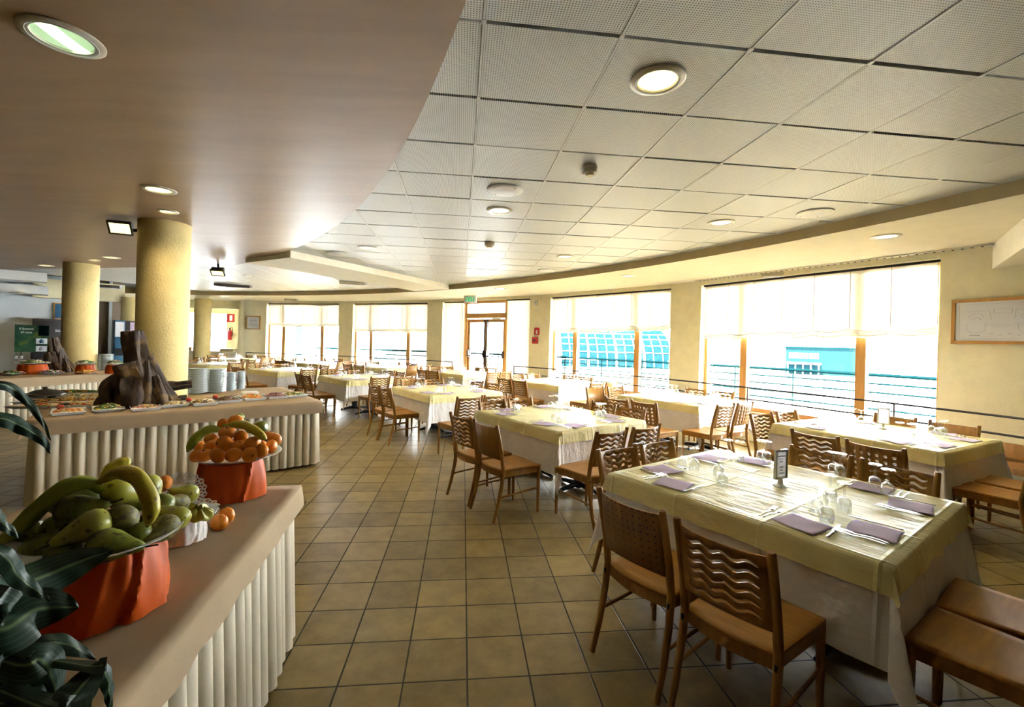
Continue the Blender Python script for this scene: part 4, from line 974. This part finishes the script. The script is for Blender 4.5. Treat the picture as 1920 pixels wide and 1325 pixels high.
# striped leafy plant at the lower left, its pot on the near buffet just outside the frame
pp = Vector((-1.13, .82, BZ+.004))
t = thing('potted_dracaena', 'dark green striped-leaf plant in the lower left corner', 'plant', pp)
mb = MB(); mb.lathe([(0, 0), (.075, 0), (.095, .15), (.105, .155), (.105, .18), (.09, .18), (.085, .15), (0, .15)], 28); obj('pot', mb, m_pot, t)
mb = MB(); mb.lathe([(.086, .152), (.04, .16), (0, .162)], 20); obj('soil', mb, m_soil, t)
mb = MB(); mb.tube([(0, 0, .15), (.015, .01, .3), (.0, .02, .46)], [.016, .014, .01], 9); obj('stem', mb, m_bark, t)
def leaf(base, pts, w, twist=0, fold=.35):
    P = [pp+Vector(base)]+[at(*p) for p in pts]; n = len(P)-1
    def cr(s):
        i = min(int(s*n), n-1); f = s*n-i; a, b, c, d = P[max(i-1, 0)], P[i], P[i+1], P[min(i+2, n)]
        return .5*((2*b)+(c-a)*f+(2*a-5*b+4*c-d)*f*f+(3*b-a-3*c+d)*f**3)
    N = 30; mb = MB(); vs = []; uv = []
    for i in range(N+1):
        s = i/N; p = cr(s); tg_ = (cr(min(1, s+.01))-cr(max(0, s-.01))).normalized()
        view = (p-Vector((0, 0, H))).normalized(); sd = tg_.cross(view).normalized(); nr = sd.cross(tg_).normalized()
        a = twist; sd2 = sd*math.cos(a)+nr*math.sin(a); nr2 = nr*math.cos(a)-sd*math.sin(a)
        ww = w*min(1, .25+2.2*s)*max(.03, 1-max(0, (s-.55)/.45)**1.8)
        for k in range(7):
            q = k/3-1; vs.append(p-pp+sd2*ww*q+nr2*ww*fold*abs(q)+nr2*.002*math.sin(s*40+k)); uv.append((k/6, s))
    fs = [(i*7+k, i*7+k+1, (i+1)*7+k+1, (i+1)*7+k) for i in range(N) for k in range(6)]
    me = bpy.data.meshes.new('leaf'); me.from_pydata([tuple(v) for v in vs], [], fs); ul = me.uv_layers.new(name='UVMap')
    for l in me.loops: ul.data[l.index].uv = uv[l.vertex_index]
    for f in me.polygons: f.use_smooth = True
    me.materials.append(m_leaf); o = bpy.data.objects.new('leaf', me); COL.objects.link(o); o.parent = t
for b, pts, w, tw in (((0, 0, .46), [(-120, 860, .84), (-70, 735, .86), (0, 720, .90), (40, 740, .93), (75, 782, .95), (95, 825, .96)], .010, .45), ((0, 0, .44), [(-130, 900, .82), (-80, 792, .84), (0, 784, .88), (45, 801, .91), (80, 824, .93), (94, 850, .94)], .015, .35), ((0, 0, .40), [(-40, 950, .82), (10, 985, .86), (42, 1010, .88)], .010, .5),
      ((0, 0, .38), [(-20, 1030, .80), (40, 1085, .84), (95, 1126, .86)], .016, .4), ((0, .02, .36), [(-20, 1115, .85), (70, 1085, .94), (150, 1052, 1.0), (214, 1030, 1.04)], .040, .15), ((0, 0, .34), [(-20, 1180, .80), (70, 1142, .86), (148, 1138, .90)], .046, .1),
      ((0, 0, .30), [(-10, 1262, .80), (55, 1220, .84), (115, 1204, .87), (180, 1235, .90)], .026, .5), ((0, 0, .28), [(20, 1243, .80), (75, 1236, .82), (98, 1270, .83), (107, 1312, .83)], .030, .2), ((0, 0, .24), [(90, 1330, .78), (130, 1310, .80), (165, 1272, .83), (194, 1238, .85)], .030, .2),
      ((0, 0, .24), [(150, 1245, .84), (192, 1250, .85), (206, 1295, .86), (206, 1340, .86)], .013, .6), ((0, 0, .20), [(-10, 1316, .78), (50, 1299, .80), (92, 1318, .81)], .024, .3), ((0, 0, .36), [(-60, 1140, .80), (0, 1165, .82), (40, 1200, .84)], .05, .1), ((0, 0, .34), [(-40, 1230, .78), (10, 1260, .80), (30, 1330, .80)], .03, .2)):
    leaf(b, pts, w, tw)

# things on the far buffet
for px, py, rr, h, lab, pl in ((62, 700.5, .20, .17, 'orange draped stand at the left of the far buffet', 'big salad plate on the left orange stand'), (160, 700, .14, .16, 'orange draped stand before the second column', 'white plate on the orange stand before the second column'), (214, 700, .13, .16, 'orange draped stand peeking out behind the big driftwood', 'white plate on the partly hidden orange stand')):
    p = on(px, py, BZ); p.z = BZ+.004; stand(p, rr, h, int(px), lab); q = p+Vector((0, 0, h+.002)); plate(q, rr*1.15, pl)
    f = obj('salad', heap(rr*1.4, rr*1.4, 70, ['green', 'green', 'brown', 'white'], .07, int(px), .05), [food[c] for c in ('green', 'green', 'brown', 'white')], smooth=50); f.location = q+Vector((0, 0, .012)); tag(f, 'leafy salad heaped on the '+pl, 'food', None, 'stuff')
for px, py, lab, cs in ((22, 703, 'white plate of mixed salad at the left end of the far buffet', ['green', 'red', 'white']), (98, 701.5, 'white plate of radicchio before the driftwood on the far buffet', ['purple', 'white', 'green']), (163, 701, 'white plate of carrots in front of the second column', ['orange', 'yellow', 'orange'])):
    p = on(px, py, BZ); p.z = BZ+.004; plate(p, .17, lab); f = obj('salad', heap(.27, .27, 70, cs, .06, int(px), .04), [food[c] for c in cs], smooth=50); f.location = p+Vector((0, 0, .012)); tag(f, 'salad on the '+lab, 'food', None, 'stuff')
p = on(196, 687, BZ+.004); stack(0, 0, .125, 22, 'white dinner plate in the stack right of the second column', 'plates on the far buffet', m_chinab, base=on(198, 693, BZ+.004))
for i, (px, lab) in enumerate(((29, 'dark-capped oil bottle on the far buffet'), (39, 'pale-capped vinegar bottle on the far buffet'))):
    p = on(px, 675, BZ+.004); p.z = BZ+.004; t = thing('bottle', lab, 'bottle', p, 0, 'oil and vinegar bottles'); mb = MB(); mb.lathe([(0, 0), (.033, 0), (.035, .01), (.035, .14), (.013, .19), (.012, .24)], 16); obj('body', mb, m_glasst, t)
    mb = MB(); mb.lathe([(.014, .238), (.015, .265), (0, .267)], 12); obj('cap', mb, (m_conn, m_paper)[i], t); mb = MB(); mb.lathe([(.0356, .04), (.0356, .11)], 16); obj('paper_label', mb, m_paper, t)
p = on(8, 672, BZ+.004); p.z = BZ+.004; o = obj('wooden_bowl', MB().lathe([(0, 0), (.1, 0), (.17, .10), (.165, .105), (.095, .012), (0, .01)], 24), m_beech); o.location = p; tag(o, 'wooden salad bowl at the far left end of the far buffet', 'bowl')

# far left: fridge, poster, blue dispenser, framed picture
def facing(px, off, name, lab, cat):
    p = onW(px, off); a = math.atan2((WB-WA).y, (WB-WA).x); return thing(name, lab, cat, p, a)
def zat(px, py, p): return at(px, py, p.y).z
t = facing(92, .45, 'fridge', 'tall dark grey fridge at the white far left wall', 'fridge'); p = t.location; hz = zat(92, 598, p)
mb = MB(); mb.rbox((0, .1, hz/2), (.62, .6, hz), .02); obj('cabinet', mb, m_grey, t); mb = MB(); mb.rbox((0, -.21, hz/2+.02), (.58, .03, hz-.12), .01); d = obj('door', mb, m_grey, t); mb = MB(); mb.tube([(.24, -.24, hz*.5), (.24, -.24, hz*.7)], .012, 8); obj('handle', mb, m_steel, d)
zz = zat(106, 620, p); text('Bibi', .09, m_paper, t, Matrix.Translation((.17, -.232, zz)) @ Matrix.Rotation(PI/2, 4, 'X'))
t = facing(61, .8, 'poster_stand', 'green advertising poster stand left of the grey fridge', 'poster'); p = t.location; z1, z0 = zat(61, 609, p), zat(61, 660, p)
mb = MB(); mb.box((0, 0, (z0+z1)/2), (.60, .03, z1-z0)); obj('panel', mb, m_post, t); mb = MB(); mb.box((.2, -.017, z1-.14), (.19, .006, .26)); obj('green_field', mb, m_green if False else m_tealp, t)
for k, (a, b) in enumerate(((.52, m_inkg), (.8, m_inkg))): mb = MB(); mb.box((.17, -.018, z1-(z1-z0)*a-.05), (.2, .006, (z1-z0)*.2)); obj('photo_panel', mb, m_paper, t); mb = MB(); mb.lathe([(0, 0), (.04, 0), (.045, .06), (.02, .10), (0, .11)], 12, (.17, -.02, z1-(z1-z0)*a-.1)); obj('printed_motif', mb, m_blue if k == 0 else m_inkg, t)
for j, tx in enumerate(('il buono', 'di casa')): text(tx, .075, m_paper, t, Matrix.Translation((-.10, -.018, z1-.10-.09*j)) @ Matrix.Rotation(PI/2, 4, 'X'))
mb = MB(); mb.box((0, 0, z0/2), (.04, .03, z0)); mb.box((0, 0, .01), (.4, .3, .02)); obj('stand', mb, m_black, t)
t = facing(212.5, 1.3, 'drinks_dispenser', 'blue drinks dispenser in the doorway beyond the second column', 'machine'); p = t.location; hz = zat(213, 600, p)
mb = MB(); mb.rbox((0, .1, hz/2), (.22, .5, hz), .02); obj('cabinet', mb, m_blue, t); mb = MB(); mb.box((0, -.155, hz-.25), (.18, .012, .4)); obj('display', mb, m_paper, t); mb = MB(); mb.box((0, -.155, hz*.55), (.16, .02, .2)); obj('outlet', mb, m_conn, t)
t = facing(229.5, 1.3, 'vending_machine', 'dark vending machine beside the blue dispenser', 'machine'); p = t.location; hz = zat(226, 601, p)
mb = MB(); mb.rbox((0, .15, hz/2), (.34, .5, hz), .02); obj('cabinet', mb, m_grey, t); mb = MB(); mb.box((.09, -.11, hz-.25), (.14, .012, .42)); obj('display', mb, m_lilac, t)
t = facing(114, .06, 'picture', 'orange-edged picture on the white wall left of the second column', 'picture'); p = t.location; z1, z0 = zat(114, 568, p), zat(114, 598, p)
mb = MB(); mb.box((0, 0, (z0+z1)/2), (.30, .03, z1-z0)); obj('picture_frame', mb, m_frame, t); mb = MB(); mb.box((0, -.018, (z0+z1)/2), (.25, .006, z1-z0-.05)); obj('print', mb, m_blue, t)
for px in (25, 108): 
    pass

# ------------------------------------------------------------------ things on the curved wall
def onwall(px, r=RW):
    a = ang(px, r); p = pol(r, a); return p, math.radians(a)-PI/2            # local x runs left to right, -y faces the room
def framed(px0, px1, py0, py1, lab, plan, width=None):
    p, rz = onwall(px0, RW-.03); p1, _ = onwall(px1, RW-.03); wd = width or (p1-p).length; z1, z0 = at(px0, py0, p.y).z, at(px0, py1, p.y).z
    if width: p1 = pol(RW-.03, math.degrees(math.atan2(p.y-CW.y, p.x-CW.x))-math.degrees(width/RW))
    c = (p+p1)/2; d = p1-p; t = thing('framed_plan' if plan else 'framed_notice', lab, 'picture', (c.x, c.y, 0), math.atan2(d.y, d.x)); hz = z1-z0; zc = (z0+z1)/2; b = .035
    mb = MB()
    for zz in (z1-b/2, z0+b/2): mb.box((0, 0, zz), (wd, .035, b))
    for s in (-1, 1): mb.box((s*(wd/2-b/2), 0, zc), (b, .035, hz))
    obj('picture_frame', mb, m_frame, t)
    mb = MB(); mb.box((0, .003, zc), (wd-2*b, .012, hz-2*b)); obj('paper', mb, m_paper, t)
    return t, wd-2*b, hz-2*b, zc
t, pw, ph_, zc = framed(1784, 1930, 563, 644, 'wooden-framed floor plan hung on the yellow wall at right', True, width=1.02)
mb = MB(); y = -.0042
def seg(pts, th=.003):
    for a, b in zip(pts, pts[1:]):
        a, b = Vector(a), Vector(b); u = (b-a).normalized()*.5; n = Vector((-u.y, u.x))*th
        q = [a-n, b-n, b+n, a+n]; mb.add([(k.x*pw, y, zc+k.y*ph_) for k in q], [(0, 1, 2, 3)])
A_ = lambda cx, cy, rx, ry, a0, a1, n=18: [(cx+rx*math.cos(math.radians(a0+(a1-a0)*i/n)), cy+ry*math.sin(math.radians(a0+(a1-a0)*i/n))) for i in range(n+1)]
for cx in (-.30, .16): seg(A_(cx, -.15, .09, .16, 150, 390)); seg(A_(cx, .08, .07, .12, 0, 180)); seg([(cx-.05, .05), (cx+.02, .10), (cx+.05, .03)], .006)
seg(A_(-.07, -.02, .16, .12, 200, 340)); seg(A_(-.07, .03, .16, .12, 205, 335)); seg([(-.14, .2), (-.14, .3), (.02, .3), (.02, .2), (-.14, .2)]); seg([(-.46, .44), (.46, .44), (.46, -.44), (-.46, -.44), (-.46, .44)]); seg([(-.44, .25), (-.18, .27), (-.16, .05)]); seg([(.22, .3), (.05, .27), (.04, .05)])
for i in range(9): seg([(.31, .08-.05*i), (.43-.02*(i % 3), .08-.05*i)], .008)
seg([(.28, .40), (.44, .40)], .012); seg([(.32, .36), (.42, .36)], .008); seg([(-.36, -.36), (-.26, -.36)], .015)
for i in range(6): seg([(-.18+.08*i, -.32-.03*(i % 2)), (-.14+.08*i, -.32-.03*(i % 2))], .008)
obj('plan_drawing', mb, m_inkg, t)['kind'] = 'stuff'
mb = MB(); mb.box((.365*pw, -.0045, zc+.16*ph_), (.13*pw, .001, .035*ph_)); obj('orange_heading', mb, m_frame, t)
t, pw, ph_, zc = framed(461, 487, 592, 617, 'small framed notice on the pier left of the leftmost window', False)
mb = MB()
for i in range(6): mb.box((0, -.005, zc+ph_*(.32-.12*i)), (pw*.7, .002, .012))
obj('printed_lines', mb, m_inkg, t)['kind'] = 'stuff'
def wallbox(px, py, wd, hz, lab, name, m1, pic=None, r=RW, cat='sign'):
    p, rz = onwall(px, r-.02); z = at(px, py, p.y).z; t = thing(name, lab, cat, (p.x, p.y, z), rz); mb = MB(); mb.rbox((0, 0, 0), (wd, .03, hz), .006); obj('panel', mb, m1, t)
    if pic: pic(t)
    return t
def firepic(t):
    mb = MB(); mb.box((.01, -.017, -.02), (.05, .004, .10)); obj('pictogram', mb, m_paper, t)
wallbox(1006, 621, .17, .20, 'red and white fire equipment sign on the pier right of the door', 'fire_sign', m_red, firepic)
def glasspic(t):
    mb = MB(); mb.box((-.01, -.017, .0), (.06, .004, .06)); obj('break_glass', mb, m_grey, t)
wallbox(1003, 638, .19, .17, 'red fire alarm box below the fire sign right of the door', 'fire_alarm', m_red, glasspic, cat='alarm')
t = wallbox(1003, 567, .10, .16, 'cream wall sensor high on the pier right of the door', 'wall_sensor', m_plast, None, cat='sensor'); mb = MB(); mb.lathe([(0, -.02), (.02, -.012), (.025, 0)], 12, (0, -.02, 0)); obj('lens', mb, m_grey, t)
wallbox(431, 596, .34, .36, 'red and white fire extinguisher sign in the far niche', 'fire_sign', m_red, lambda t: obj('pictogram', MB().box((.03, -.018, 0), (.12, .004, .24)), m_paper, t), r=22.2)
p, rz = onwall(430, 22.05); t = thing('fire_extinguisher', 'red fire extinguisher hanging in the far niche', 'fire extinguisher', (p.x, p.y, at(430, 637, p.y).z), rz)
mb = MB(); mb.lathe([(0, 0), (.085, 0), (.09, .03), (.09, .36), (.06, .42), (.025, .44)], 16); obj('cylinder', mb, m_red, t); mb = MB(); mb.lathe([(.028, .43), (.03, .52), (0, .53)], 10); obj('valve', mb, m_conn, t); mb = MB(); mb.tube([(0, 0, .52), (.10, 0, .58), (.13, 0, .45), (.11, 0, .15)], .013, 6); obj('hose', mb, m_conn, t); mb = MB(); mb.box((0, .1, .25), (.05, .05, .05)); obj('bracket', mb, m_conn, t)

# sideboard in the niche with bread basket, bottles and baskets
q = pol(RW+.9, ang(400, RW+.9)); t = thing('sideboard', 'cloth-covered sideboard in the far niche beyond the tables', 'sideboard', (q.x, q.y, 0), math.radians(ang(400, RW+.9))-PI/2); Lq = Matrix.Translation(t.location) @ Matrix.Rotation(t.rotation_euler[2], 4, 'Z')
mb = MB(); mb.rbox((0, 0, .45), (2.2, .6, .86), .02); obj('body', mb, m_wcl, t); mb = MB(); mb.rbox((0, 0, .895), (2.3, .7, .03), .01); obj('top', mb, m_wcl, t)
for i, (x, lab) in enumerate(((-.62, 'left wicker bread basket on the niche sideboard'), (-.92, 'smaller wicker basket at the left end of the niche sideboard'))):
    o = thing('bread_basket', lab, 'basket', Lq @ Vector((x, -.1, .911)), 0); mb = MB(); mb.lathe([(0, 0), (.09, 0), (.14, .1), (.145, .11), (.13, .1), (.08, .012), (0, .012)], 20); obj('basket', mb, m_frame, o); mb = MB(); mb.lathe([(0, .16), (.06, .15), (.12, .09), (.10, .06), (0, .05)], 14, fn=lambda a, z: 1+.15*math.sin(3*a)); obj('bread', mb, m_beech, o)
for i in range(6):
    o = G0.copy(); COL.objects.link(o); o.location = Lq @ Vector((-.3+.13*i, -.12+.1*(i % 2), .911)); tag(o, 'upside-down stemmed glass on the niche sideboard', 'glass', 'glasses on the niche sideboard')
for i, (x, z, lab) in enumerate(((.55, .911, 'beige cutlery tray on the niche sideboard, left'), (.85, .911, 'beige cutlery tray at the right end of the niche sideboard'))):
    o = thing('cutlery_tray', lab, 'tray', Lq @ Vector((x, -.1, z)), t.rotation_euler[2], 'cutlery trays'); mb = MB(); mb.rbox((0, 0, .05), (.27, .3, .1), .02); obj('box', mb, m_beige, o); mb = MB(); mb.rbox((0, 0, .105), (.22, .25, .01), .01); obj('cutlery', mb, m_steel, o)

# ------------------------------------------------------------------ lamps, loudspeakers, detectors
def downlight(px, py, z, r, lab, glow, watts, name='downlight'):
    p = on(px, py, z); t = thing(name, lab, 'ceiling light', (p.x, p.y, z), 0)
    mb = MB(); mb.lathe([(r, 0), (r, -.006), (r*.93, -.012), (r*.72, -.010), (r*.70, .0), (r*.70, .03)], 40); obj('trim', mb, m_trim, t, smooth=50)
    mb = MB(); mb.lathe([(r*.70, -.001), (r*.5, -.004), (r*.3, -.006), (0, -.007)], 32); obj('lens', mb, glow, t)
    mb = MB(); mb.lathe([(r*.83, -.0125), (r*.815, -.0145), (r*.80, -.0125)], 40); obj('bezel', mb, m_paper, t)
    if watts:
        l = bpy.data.lights.new('lamp', 'SPOT'); l.energy = watts; l.color = (1, .83, .52); l.spot_size = 2.3; l.spot_blend = 1; l.shadow_soft_size = r*.6
        o = bpy.data.objects.new('lamp', l); COL.objects.link(o); o.parent = t; o.location = (0, 0, -.03)
LW = 16
for a in ((118, 70, ZP, .15, 'large recessed downlight at the upper left of the plaster ceiling', m_lampg, LW), (298, 355, ZP, .14, 'recessed downlight in the plaster ceiling above the big column', m_lamp, 40), (315, 396, ZP, .10, 'small downlight right against the top of the big column', m_lamp, 40),
          (85, 497, ZP, .14, 'downlight left of the second column', m_lamp, LW), (208, 482, ZP, .14, 'downlight between the two columns', m_lamp, LW), (176, 487, ZP, .10, 'downlight touching the top of the second column', m_lamp, 30),
          (1233, 150, ZC-.001, .14, 'glowing recessed downlight in the nearest ceiling tiles', m_lamp, LW), (937, 394, ZC-.001, .14, 'downlight just behind the round ceiling loudspeaker', m_lens, LW*.5), (1352, 417, ZC-.001, .14, 'faint downlight near the soffit before the wide window', m_lens, 75), (688, 464, ZC-.001, .14, 'faint downlight in the far tile ceiling', m_lens, 75), (1060, 481, ZC-.001, .14, 'faint far downlight right of the hanging sensor', m_lens, 75),
          (1661, 443, ZS, .14, 'round soffit light above the wide window', m_lens, 75), (1177, 517, ZS, .14, 'round soffit light left of the middle pier', m_lens, 75), (938, 541, ZS, .14, 'round soffit light before the exit door', m_lens, 75), (467, 517, ZC+.0, .13, 'small downlight in the ribbed ceiling', m_lens, 75), (39, 549, 2.5, .10, 'small light under the white bulkhead at left', m_lens, 20)):
    downlight(*a)
for px, py, lab in ((947, 355, 'round white ceiling loudspeaker in front of a downlight'), (1528, 398, 'round white ceiling loudspeaker near the soffit'), (630, 475, 'round white ceiling loudspeaker in the far tiles'), (1025, 506, 'round white ceiling loudspeaker near the far soffit')):
    p = on(px, py, ZC); t = thing('ceiling_loudspeaker', lab, 'loudspeaker', (p.x, p.y, ZC-.001), 0, 'ceiling loudspeakers')
    mb = MB(); mb.lathe([(.165, 0), (.165, -.012), (.15, -.018), (.095, -.018)], 40); obj('ring', mb, m_white, t, smooth=50)
    mb = MB(); mb.lathe([(.095, -.017), (.05, -.022), (0, -.024)], 30); obj('grille', mb, m_paper, t)
    for i in range(4):
        a = .8+i*PI/2; mb = MB(); mb.lathe([(.005, -.017), (.005, -.02), (0, -.0205)], 8, (.128*math.cos(a), .128*math.sin(a), 0)); obj('screw', mb, m_grey, t)
for px, py, lab, s in ((1107, 312, 'beige smoke detector under the tile ceiling', 1), (918, 454, 'far smoke detector hanging from the tile ceiling', 1.3)):
    p = on(px, py, ZC); t = thing('smoke_detector', lab, 'smoke detector', (p.x, p.y, ZC-.001), .2, 'smoke detectors')
    mb = MB(); mb.lathe([(.055*s, 0), (.055*s, -.025), (.05*s, -.03)], 28); obj('base', mb, m_beige, t)
    mb = MB(); mb.lathe([(.054*s, -.028), (.052*s, -.05), (.035*s, -.062), (.03*s, -.075), (0, -.078)], 28); obj('chamber', mb, m_beige, t)
    mb = MB(); mb.rbox((.03, .10, -.012), (.11, .04, .022), .006); obj('junction_box', mb, m_beige, t)
for px, py, z, L, lab, m in ((1450, 510, ZS, .34, 'oblong emergency light on the soffit before the wide window', m_lens), (660, 528, ZC, .6, 'oblong emergency light beside the beam', m_lens), (435, 533, ZC, .85, 'long dark emergency light under the ribbed ceiling', m_gun), (545, 560, ZS, .4, 'oblong emergency light above the leftmost window', m_lens), (200, 534, ZS-.1, .5, 'oblong emergency light between the two columns', m_gun)):
    p = on(px, py, z); t = thing('emergency_light', lab, 'emergency light', (p.x, p.y, z-.001), math.atan2(p.y, p.x)-PI/2, 'emergency lights')
    mb = MB(); mb.rbox((0, 0, -.035), (L, .14, .07), .015); obj('housing', mb, m_beige if m is m_lens else m_gun, t); mb = MB(); mb.rbox((0, 0, -.076), (L*.9, .10, .016), .01); obj('diffuser', mb, m_paper, t); mb = MB(); mb.box((L/2+.03, 0, -.03), (.06, .08, .06)); obj('end_cap', mb, m_paper, t)
# floodlight on the big column, another hung from the plaster ceiling
def flood(p, rz, tilt, lab, arm, mount):
    t = thing('floodlight', lab, 'spotlight', p, rz); Q = Matrix.Rotation(tilt, 4, 'X')
    mb = MB(); mb.grid(lambda u, v: Q @ Vector(((u-.5)*.20, -.02-.11*math.cos((v-.5)*PI), .07*math.sin((v-.5)*PI)*1.0)), 2, 14)
    for s in (-1, 1): mb.add([Q @ Vector((s*.10, -.02-.11*math.cos((i/14-.5)*PI), .07*math.sin((i/14-.5)*PI))) for i in range(15)], [list(range(15))])
    obj('housing', mb, m_gun, t)
    mb = MB(); 
    for z in (-.075, .075): mb.box((0, 0, 0), (.22, .03, .02), 0, Matrix.Translation((0, 0, 0)) @ Q @ Matrix.Translation((0, -.01, z)))
    for x in (-.105, .105): mb.box((0, 0, 0), (.02, .03, .16), 0, Q @ Matrix.Translation((x, -.01, 0)))
    obj('front_frame', mb, m_gun, t); mb = MB(); mb.box((0, 0, 0), (.19, .008, .13), 0, Q @ Matrix.Translation((0, -.005, 0))); obj('lamp_glass', mb, m_lamp, t)
    mb = MB(); mb.tube(arm, [.02, .018, .022], 8); obj('bracket', mb, m_conn, t); mb = MB(); mb.tube(mount, .006, 6); obj('cable', mb, m_conn, t)
p = at(225, 428, 5.28); flood(p, math.radians(205), math.radians(-40), 'grey floodlight on a bracket at the top of the big column', [(0, -.09, 0), (-.1, -.05, .0), (-.20, .0, .0)], [(-.2, 0, .01), (-.2, 0, .12), (-.12, 0, .17)])
p = at(408, 512, 8.6); flood(p, math.radians(200), math.radians(-60), 'lit spotlight hanging from the far edge of the plaster ceiling', [(0, -.08, .02), (0, -.04, .1), (0, 0, .2)], [(0, 0, .18), (.02, 0, .22), (0, 0, .27)])

# ------------------------------------------------------------------ outside: terrace, railing, pale buildings
mb = MB(); n = 60
vs = [pol(RW+.33, -40+140*i/n, -.02) for i in range(n+1)]+[pol(25.7, -40+140*i/n, -.02) for i in range(n+1)]+[pol(RW+.33, -40+140*i/n, -.3) for i in range(n+1)]+[pol(25.7, -40+140*i/n, -.3) for i in range(n+1)]
mb.add(vs, [(i, i+1, n+2+i, n+1+i) for i in range(n)]+[(2*(n+1)+i, 3*(n+1)+i, 3*(n+1)+i+1, 2*(n+1)+i+1) for i in range(n)]+[(n+1+i, n+2+i, 3*(n+1)+i+1, 3*(n+1)+i) for i in range(n)]); struct('terrace', mb, m_terr, smooth=0)
mb = MB(); mb.add([(-250, -150, -.85), (250, -150, -.85), (250, 350, -.85), (-250, 350, -.85)], [(0, 1, 2, 3)]); struct('ground', mb, m_terr, smooth=0)
t = thing('terrace_railing', 'teal metal railing along the terrace outside the windows', 'railing')
for k, z in enumerate((1.0, .78, .56, .34, .14)):
    mb = MB(); mb.tube([pol(25.3, -12+97*i/80, z) for i in range(81)], .05 if k == 0 else .028, 6); obj('handrail' if k == 0 else 'rail', mb, m_teal, t)
for i in range(27):
    p = pol(25.3, -12+97*i/26); mb = MB(); mb.tube([(p.x, p.y, -.02), (p.x, p.y, 1.0)], .026, 6); obj('post', mb, m_teal, t)
def block(px0, px1, ytop, d, zb, dep):
    a, b = at(px0, ytop, d), at(px1, ytop, d); return a, b
a, b = block(1471, 1612, 651, 42, -2.6, 8); Wd = (b-a).length; u = math.atan2((b-a).y, (b-a).x)
Wd *= .83; u = -.59
t = thing('station_building', 'teal flat-roofed building seen through the wide window', 'building', ((a.x+b.x)/2, (a.y+b.y)/2, -.85), u); hz = a.z+.85
mb = MB(); mb.box((0, 4, hz/2), (Wd, 8, hz)); obj('wall', mb, m_tealp, t); mb = MB(); mb.box((0, 4, hz+.05), (Wd+.4, 8.4, .15)); obj('roof', mb, m_teal, t)
for i in range(6):
    mb = MB(); x = -Wd*.42+i*Wd*.07; mb.box((x, -.03, hz-.75), (Wd*.058, .08, .55)); f = obj('window', mb, m_blue, t)
mb = MB(); mb.box((-Wd*.25, -.8, hz-1.45), (Wd*.48, 1.8, .12)); obj('canopy', mb, m_white, t); mb = MB(); mb.box((-Wd*.25, -.04, (hz-1.6)/2), (Wd*.42, .08, hz-1.7)); obj('shopfront', mb, m_tealg, t)
for i in range(5): mb = MB(); mb.box((-Wd*.46+i*Wd*.105, -.1, (hz-1.5)/2), (.08, .1, hz-1.5)); obj('mullion', mb, m_white, t)
# arched glass hall
a, b = at(1052, 640, 46), at(1262, 646, 46); Wd = (b-a).length; u = math.atan2((b-a).y, (b-a).x)
t = thing('glass_hall', 'pale teal arched glass hall beyond the terrace railing', 'building', ((a.x+b.x)/2, (a.y+b.y)/2, -.85), u); hz = 4.2
def vault(x0, x1, r0): return lambda s, v: (x0+(x1-x0)*s, 5-(5+r0)*math.cos(v*PI/2*.98), hz*(1+r0*.05)*math.sin(v*PI/2*.98))
mb = MB(); mb.grid(vault(-Wd/2, Wd/2, 0), 18, 8); obj('glazing', mb, m_tealg, t)
for i in range(5):
    mb = MB(); x = -Wd/2+Wd*i/4; mb.tube([vault(x, x, .12)(0, v/10) for v in range(11)], .10, 6); obj('rib', mb, m_white, t)
for i in range(13):
    mb = MB(); x = -Wd/2+Wd*i/12; mb.tube([vault(x, x, .08)(0, v/10) for v in range(7)], .03, 5); obj('glazing_bar', mb, m_white, t)
for k in range(5): mb = MB(); mb.tube([vault(-Wd/2, Wd/2, .1)(s, .12+.13*k) for s in (0, 1)], .03, 5); obj('purlin', mb, m_white, t)
a = at(725, 640, 60); t = thing('hillside', 'pale sandy slope seen through the window left of the door', 'hill', (a.x+2, a.y, -2.6), .1); mb = MB(); mb.add([(-9, 0, 9.5), (-2, 0, 3.4), (9, 0, 3.2), (9, 0, 10), (-9, 14, 12), (9, 14, 12), (-2, 0, 0), (9, 0, 0)], [(0, 1, 2, 3), (0, 3, 5, 4), (1, 6, 7, 2)]); obj('slope', mb, m_hill, t, smooth=0)
a = at(560, 640, 38); t = thing('pale_tower', 'pale blue-grey tower outside the leftmost window', 'building', (a.x, a.y, -.85), .5); mb = MB(); mb.box((0, 0, 3), (.55, .55, 6)); obj('wall', mb, m_tower, t); mb = MB(); mb.box((0, 0, 6.1), (.7, .7, .2)); obj('roof', mb, m_white, t)
for o in ('wave', 'plain', 'dots', 'holes'):
    if CH[o][1] == 0: print('unused chair', o)
